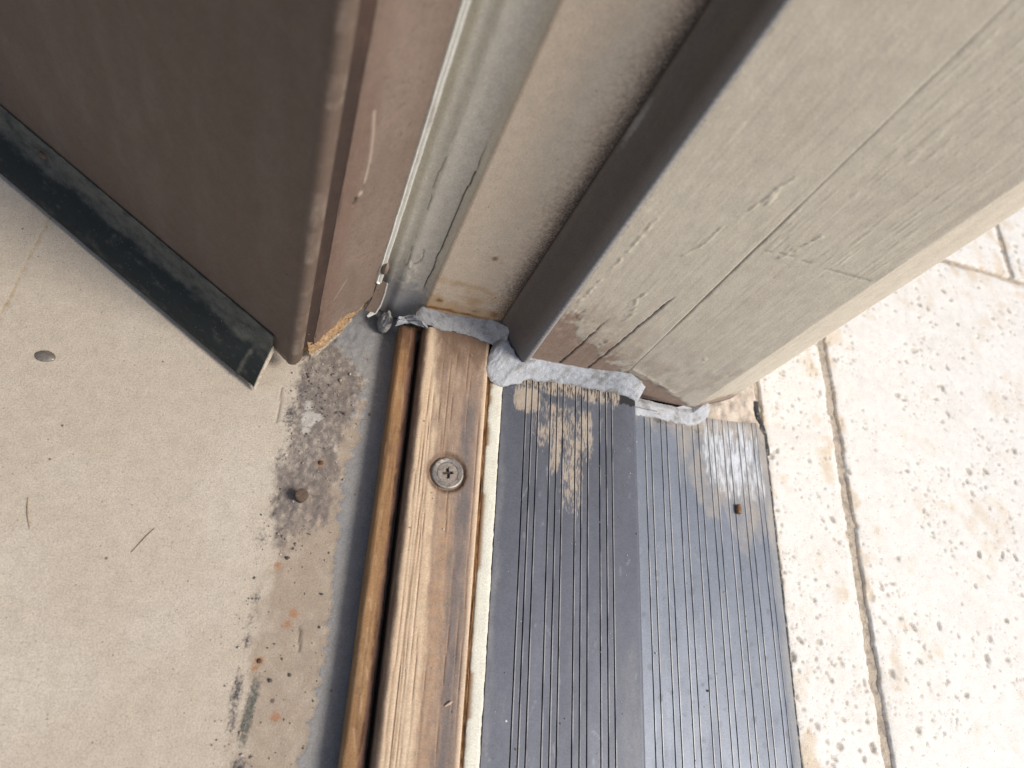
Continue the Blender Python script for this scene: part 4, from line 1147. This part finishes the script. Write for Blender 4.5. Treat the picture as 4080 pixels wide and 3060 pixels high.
bulgep = segdist(W, Zs, [(15, 30), (14.5, 48), (16, 52)])
Uo -= 0.6 * np.exp(-(bulgep / 1.5) ** 2)
scar = (1 - ss(0.3, 0.9, segdist(W, Zs, [(19.5, 165), (21.5, 152), (22.5, 142), (22.4, 130)]))) * .75
scar = np.maximum(scar, 1 - ss(0.8, 1.5, np.hypot((W - 21.4), (Zs - 124.5) / 1.3)))
hole = 1 - ss(0.6, 1.2, np.hypot(W - 19.8, (Zs - 121) / 2.2))
scar = np.maximum(scar, (1 - ss(0.15, .5, segdist(W, Zs, [(20, 52), (25, 64)]))) * .5)
Uo += 1.2 * hole - 0.35 * scar
red = ss(24, 17, W + 3 * (fbm(W * 0, Zs / 18, 415) - .5)) * ss(12, 13.5, W) * ss(230, 160, Zs) * .8
slab('edge_skin', dpt(Uo, W, Zs), tuple(DV * 1.3), M['edge_paint'], door, dict(red=red, scar=np.clip(scar, 0, 1), hole=np.clip(hole, 0, 1)))
# ---- chipboard core showing below the torn skin
zz = dense(11, 60, 0.8, (), (300, 1200, ZT - 5))
ws = np.linspace(10.4, 43.6, 56)
W, Zg = np.meshgrid(ws, zz)
U = np.interp(W, [10.2, 13, 25, 36, 44.2], [2.6, 1.6, -0.2, -2.4, -4.2])
btm = np.interp(W, [10, 13, 20, 28, 36, 40, 44], [9.5, 7.2, 8.6, 12.4, 16.5, 20, 24]) + (fbm(W / 2, W * 0, 423, 5, .7) - .5) * 3.5
Zs = np.where(Zg < 60, btm + (Zg - 11) / 49 * (60 - btm), Zg)
Uo = U + (fbm(W / 2, Zs / 2, 421) - .5) * 1.6 * ss(40, 30, Zs) - 2.6 * ss(14, 2, Zs - btm) * (0.5 + 0.5 * fbm(W / 5, W * 0, 422)) * ss(38, 26, W) 
slab('chipboard_core', dpt(Uo, W, Zs), tuple(DV * 14), M['chipboard'], door)
# pale lower veneer sliver
ws = np.linspace(11.5, 36, 40)
W, S_ = np.meshgrid(ws, np.linspace(0, 1, 5))
bt = np.interp(W, [10, 13, 20, 28, 36], [6.4, 5.0, 6.2, 10.4, 15.4])
slab('torn_veneer', dpt(np.interp(W, [10, 13, 25, 36], [0.6, -1.2, -2.4, -3.0]) + (fbm(W / 3, S_, 431) - .5) * 1.2, W, bt + S_ * (0.8 + 2.2 * fbm(W / 2.5, W * 0, 432))), tuple(DV * 1.2), M['veneer'], door)
# ---- back skin, seen only as a bright thin edge, with the kinked hem at the bottom
zz = dense(46, 262, 3, (), (400, 800, 1400, ZT))
pw = np.array([(-6.2, 44.35), (-7.2, 44.7), (-7.5, 45.3), (-7.0, 46.1), (200, 46.2), (850, 46.2)])
PU, Zg = np.meshgrid(pw[:, 0], zz)
PW = np.broadcast_to(pw[:, 1], PU.shape)
PU = PU + 0.5 * (fbm(Zg / 12, Zg * 0, 441) - .5) * (PU < 0)
slab('back_skin', dpt(PU, PW, Zg), tuple(NV * 0.9), M['skin_white'], door)
hem = [(-5.9, 44.0, 46), (-5.9, 45.5, 46), (-5.9, 44.0, 42)]
def sheet(name, rows, th, mat):
    P = np.array([[dpt(*p) for p in r] for r in rows])
    return slab(name, P, th, mat, door)
sheet('bent_hem', [[(-6.0, 45.0, 46.5), (-7.6, 47.4, 44.5), (-8.6, 48.6, 43.0)], [(-6.0, 44.6, 38), (-8.0, 48.0, 34), (-8.9, 49.0, 33)], [(-6.2, 43.6, 30), (-8.0, 48.0, 24), (-8.8, 48.8, 22.5)], [(-5.6, 41.5, 22), (-7.4, 46.6, 16.5), (-8.2, 47.6, 15)]], tuple(DV * 0.8), M['edge_paint'])
sheet('hem_edge', [[(-8.7, 48.6, 43.2), (-9.2, 49.0, 43.0)], [(-8.95, 49.0, 33.2), (-9.5, 49.4, 33)], [(-8.85, 48.8, 22.6), (-9.4, 49.2, 22.2)], [(-8.2, 47.6, 15.2), (-8.7, 48.0, 14.8)], [(-6.4, 44.4, 13.2), (-6.9, 44.8, 12.6)]], tuple(DV * 0.6), M['skin_white'])
# paint blister on the hinge edge
blob('paint_blister', tuple(dpt(-7.0, 45.4, 58)), (1.6, 2.2, 4.5), 451, M['edge_paint'], door, amp=0.3)
# leaf body behind the skins
body = np.array([(8, 6), (8, 12), (16, 43.8), (850, 45.8), (850, 1.6), (8, 1.6)])
zc = np.array([16, 300, 1000, ZT - 3])
loft('leaf_body', np.stack([dpt(body[:, 0], body[:, 1], z) for z in zc]), M['groove'], door)
# ---- drip rail along the bottom of the face
rp = np.array([(0.2, 26.0), (1.1, 26.6), (2.0, 25.4), (2.6, 23.4), (3.3, 20.6), (4.4, 18.4), (6.2, 16.4), (8.5, 14.6), (11, 12.7), (13.6, 10.5), (15.8, 8.3), (17.2, 6.2), (17.7, 4.6), (17.2, 3.8), (16.2, 4.4), (14.5, 6.6), (11, 9.4), (7, 12), (3, 14.2), (0.2, 15.5)])
tt = np.concatenate([[0], np.cumsum(np.hypot(*np.diff(rp, axis=0).T))])
tq = np.linspace(0, tt[-1], 60)
rn, rz = np.interp(tq, tt, rp[:, 0]), np.interp(tq, tt, rp[:, 1])
uu = np.concatenate([np.linspace(12.6, 240, 300), [300, 450, 700, 845]])
RN, UU = np.meshgrid(rn, uu)
RZ = np.broadcast_to(rz, RN.shape).copy()
n = fbm(UU / 5, RZ / 2, 461)
UU2 = np.where(UU < 40, UU + (40 - UU) / 27.4 * (-RN * 0.27), UU)
ridge = np.exp(-((UU2 - 19.5 + RN * 0.12) / 1.1) ** 2) * ss(5, 8, RN)
step = ss(19.2, 18.2, UU2 + RN * 0.12) * ss(5, 8, RN)
RNo = RN + 0.35 * ridge - 0.25 * step + 0.2 * (n - .5)
slot = np.hypot((UU2 - 149) / 4.6, (RZ - 19.2) / 2.6)
RNo -= 1.1 * (1 - ss(0.7, 1.0, slot)) * (RN < 8)
dustm = ss(5.5, 2.0, RN + 5 * (fbm(UU / 20, RN / 3, 462) - .5)) * (0.55 + 0.5 * n) * (RZ > 14) + 0.5 * ridge + 0.35 * ss(15.5, 17, RN) * n
dustm = np.maximum(dustm, ss(40, 14, UU2) * ss(7, 3, RN) * .5)
dustm = np.maximum(dustm, 0.62 * ss(9.5, 4.5, RN + 6 * (fbm(UU / 14, RN / 4, 464) - .5)) * (RZ > 9))
dustm = np.maximum(dustm, 0.22 * ss(.5, .8, fbm(UU / 5, RN / 2, 465)))
top_line = np.exp(-((RN - 0.6) / 0.5) ** 2) * (RZ > 22) * ss(.45, .6, fbm(UU / 7, UU * 0, 463)) * .6
rail = loft('drip_rail', A0 + UU2[..., None] * DV + RNo[..., None] * NV + RZ[..., None] * np.array([0, 0, 1.0]), M['sweep'], door, dict(dust=np.clip(dustm, 0, 1), rim=np.clip(top_line, 0, 1) * .5), sharp=50)
# pale cut end of the rail
ep = np.array([[(12.2 - 0.27 * b - 0.1, -b, z) for b, z in ((1.0, 17.4), (4, 15), (8, 12.6), (12, 9.4), (15.4, 6.0), (17.6, 3.4))], [(11.4 - 0.27 * b - 0.1, -b, z) for b, z in ((1.0, 14.6), (4, 12.2), (8, 10.4), (12, 7.6), (15.2, 4.4), (17.4, 2.2))]])
E_ = np.array([[dpt(*p) for p in r] for r in ep])
slab('cut_end', E_, tuple(DV * 1.0), M['veneer'], rail)
scr_ = blob('screw_head', tuple(dpt(149, -2.6, 18.8)), (2.6, 1.6, 1.9), 471, M['rust'], rail, amp=0.1)

# ================================================================== SMALL LOOSE THINGS
# rusty nail standing in the floor
nail = thing('nail', 'bent rusty nail with round head sticking out of the flaking floor', 'nail', (-44.6, -96, 0))
P = []
a = np.linspace(0, 2 * np.pi, 18, endpoint=False)
for t, r in ((0, 2.0), (0.3, 1.9), (0.6, 1.75), (1, 1.75)):
    c = np.array([-44.4 + 0.2 * t, -96.6 + 0.3 * t, -0.8 + 6.0 * t])
    P.append(np.stack([c[0] + r * np.cos(a), c[1] + r * np.sin(a), np.full_like(a, c[2])], -1))
loft('shank', P, M['rust'], nail)
P = []
for z, r in ((4.6, 2.2), (5.0, 2.75), (5.7, 2.95), (6.3, 2.75), (6.6, 2.2), (6.5, 1.1), (6.4, 0.3)):
    rr = r * (1 + 0.10 * (vn(a * 2, a * 0 + 1, 5) - .5))
    P.append(np.stack([-44.2 + rr * np.cos(a), -96.2 + rr * np.sin(a), z + 0.18 * rr * np.sin(a)], -1))
loft('head', P, M['rust'], nail, sharp=40)
# countersunk rust nub
nub = blob('nail_stub', (-38.1, -78.2, 0.4), (1.1, 1.1, 0.8), 481, M['rust'], None, amp=0.3)
tag(nub, 'tiny rusted nail stub flush in the grimy floor band beside the grey paint', 'nail')
stub2 = blob('nail_stub', (-48.7, -165.3, 0.3), (0.9, 0.9, 0.6), 482, M['rust'], None, amp=0.3)
tag(stub2, 'small rusted nail stub in an orange rust stain above the green mould streak', 'nail')
# glue drop
gd = blob('glue_drop', (-161, -48.9, 0.3), (4.0, 2.7, 1.1), 491, M['droplet'], None, amp=0.18)
tag(gd, 'flat glossy grey glue drop stuck on the beige floor below the door', 'glue drop')
# fibres
def fibre(pts, r, label):
    pts = np.array(pts, float)
    t = np.linspace(0, 1, 14)
    C = np.stack([np.interp(t, np.linspace(0, 1, len(pts)), pts[:, k]) for k in range(3)], -1)
    for _ in range(3):
        C[1:-1] = (C[:-2] + 2 * C[1:-1] + C[2:]) / 4
    a = np.linspace(0, 2 * np.pi, 6, endpoint=False)
    d = C[-1] - C[0]
    d /= np.linalg.norm(d)
    s = np.cross(d, (0, 0, 1))
    P = [c + r * w * (np.cos(a)[:, None] * s + np.sin(a)[:, None] * np.array([0, 0, 1.0])) for c, w in zip(C, 0.45 + 0.55 * np.sin(np.pi * np.linspace(0.08, 0.92, 14)))]
    o = loft('dry_fibre', np.array(P), M['fibre'], None)
    tag(o, label, 'fibre')
fibre([(-148.9, -110.8, 0.35), (-147.2, -117, 0.5), (-144.5, -123.2, 0.3)], 0.28, 'straight thin dry grass fibre lying alone on the beige floor')
fibre([(-100.0, -117.0, 0.35), (-102.2, -120.6, 0.6), (-106.3, -128, 0.35)], 0.22, 'curved thin dry grass fibre on the beige floor left of the nail')
# pellet on the lower plate
px_, py_ = 185.2, -70.5
P = []
a = np.linspace(0, 2 * np.pi, 14, endpoint=False)
for t, r in ((-2.6, 0.9), (-2.5, 1.35), (-1.2, 1.5), (0.4, 1.45), (1.8, 1.5), (2.5, 1.3), (2.6, 0.8)):
    rr = r * (1 + 0.2 * (vn(a * 1.5 + t, a * 0 + t, 5) - .5))
    P.append(np.stack([px_ + rr * np.cos(a) + t * 0.02, py_ + t + 0 * a, low_z(185.2) + 1.35 + rr * np.sin(a)], -1))
pel = loft('pellet', P, M['pellet'], None, sharp=50)
tag(pel, 'small brown dropping pellet lying on the lower ribbed metal plate', 'pellet')
# splinter on the pine board
P = []
for t, r in ((0, 0.25), (0.3, 0.7), (0.7, 0.75), (1, 0.3)):
    P.append(np.stack([25.2 + 3.0 * t + 0.0 * a, -178.2 + 1.8 * t + r * 0.8 * np.cos(a), 20.75 + r * 0.7 * np.sin(a) + 0.4 * t], -1))
spl = loft('wood_splinter', P, M['splinter'], None)
tag(spl, 'tiny pale wood splinter lying on the grey-brown pine threshold', 'splinter')

# grit and crumbs
def grit(name, pts, rad, mat, label, seed):
    r = np.random.default_rng(seed)
    base = np.array([(0, 0, 1), (.894, 0, .447), (.276, .851, .447), (-.724, .526, .447), (-.724, -.526, .447), (.276, -.851, .447),
                     (.724, .526, -.447), (-.276, .851, -.447), (-.894, 0, -.447), (-.276, -.851, -.447), (.724, -.526, -.447), (0, 0, -1)])
    tri = np.array([(0, 1, 2), (0, 2, 3), (0, 3, 4), (0, 4, 5), (0, 5, 1), (1, 6, 2), (2, 6, 7), (2, 7, 3), (3, 7, 8), (3, 8, 4), (4, 8, 9), (4, 9, 5), (5, 9, 10), (5, 10, 1), (1, 10, 6),
                    (6, 11, 7), (7, 11, 8), (8, 11, 9), (9, 11, 10), (10, 11, 6)])
    V, F = [], []
    for k, (x, y, z) in enumerate(pts):
        sc_ = rad * r.lognormal(0, 0.45) * r.uniform(0.6, 1.3, 3)
        q = base * sc_ * r.uniform(0.75, 1.2, (12, 1))
        a = r.uniform(0, 6.28)
        q = np.stack([q[:, 0] * math.cos(a) - q[:, 1] * math.sin(a), q[:, 0] * math.sin(a) + q[:, 1] * math.cos(a), q[:, 2]], -1)
        V.append(q + (x, y, z + sc_[2] * 0.5))
        F.append(tri + 12 * k)
    o = raw(name, np.concatenate(V), np.concatenate(F), mat, None, smooth=False)
    o['kind'] = 'stuff'
    o['label'] = label
    o['category'] = 'grit'
    return o
r = np.random.default_rng(5)
P = []
while len(P) < 420:
    x, y = r.uniform(-60, -24), r.uniform(-208, -18)
    if r.random() < 0.25 + 0.75 * float(ss(-90, -40, np.array(y))):
        P.append((x, y, 0.1))
M['crumb'] = mk('floor_crumb', (0.36, 0.295, 0.23), 0.9, spec=0.15, var=(((60, 60, 60), 2, (0.12, 0.105, 0.095), 0.48, 0.54), ((90, 90, 90), 2, (0.46, 0.42, 0.37), 0.55, 0.6)))
grit('floor_grit', P, 0.27, M['crumb'], 'fine crumbs and grit scattered over the stained floor strip by the nail', 11)
P = [(x, y, 17.05) for x, y in zip(r.uniform(44, 116, 70), r.uniform(-208, -32, 70))] + [(x, y, float(low_z(np.array(x))) + 0.05) for x, y in zip(r.uniform(119, 205, 60), r.uniform(-208, -36, 60))]
M['crumb_pale'] = mk('pale_grit', (0.55, 0.51, 0.45), 0.9, spec=0.15, var=(((60, 60, 60), 2, (0.25, 0.19, 0.14), 0.52, 0.58),))
grit('plate_grit', P, 0.22, M['crumb_pale'], 'pale sand grains scattered across the dark ribbed metal plates', 12)
P = [(x, y, 20.3) for x, y in zip(r.uniform(2, 33, 45), r.uniform(-205, -16, 45))]
grit('board_grit', P, 0.2, M['crumb_pale'], 'tiny sand grains and sawdust lying on the pine threshold board', 13)
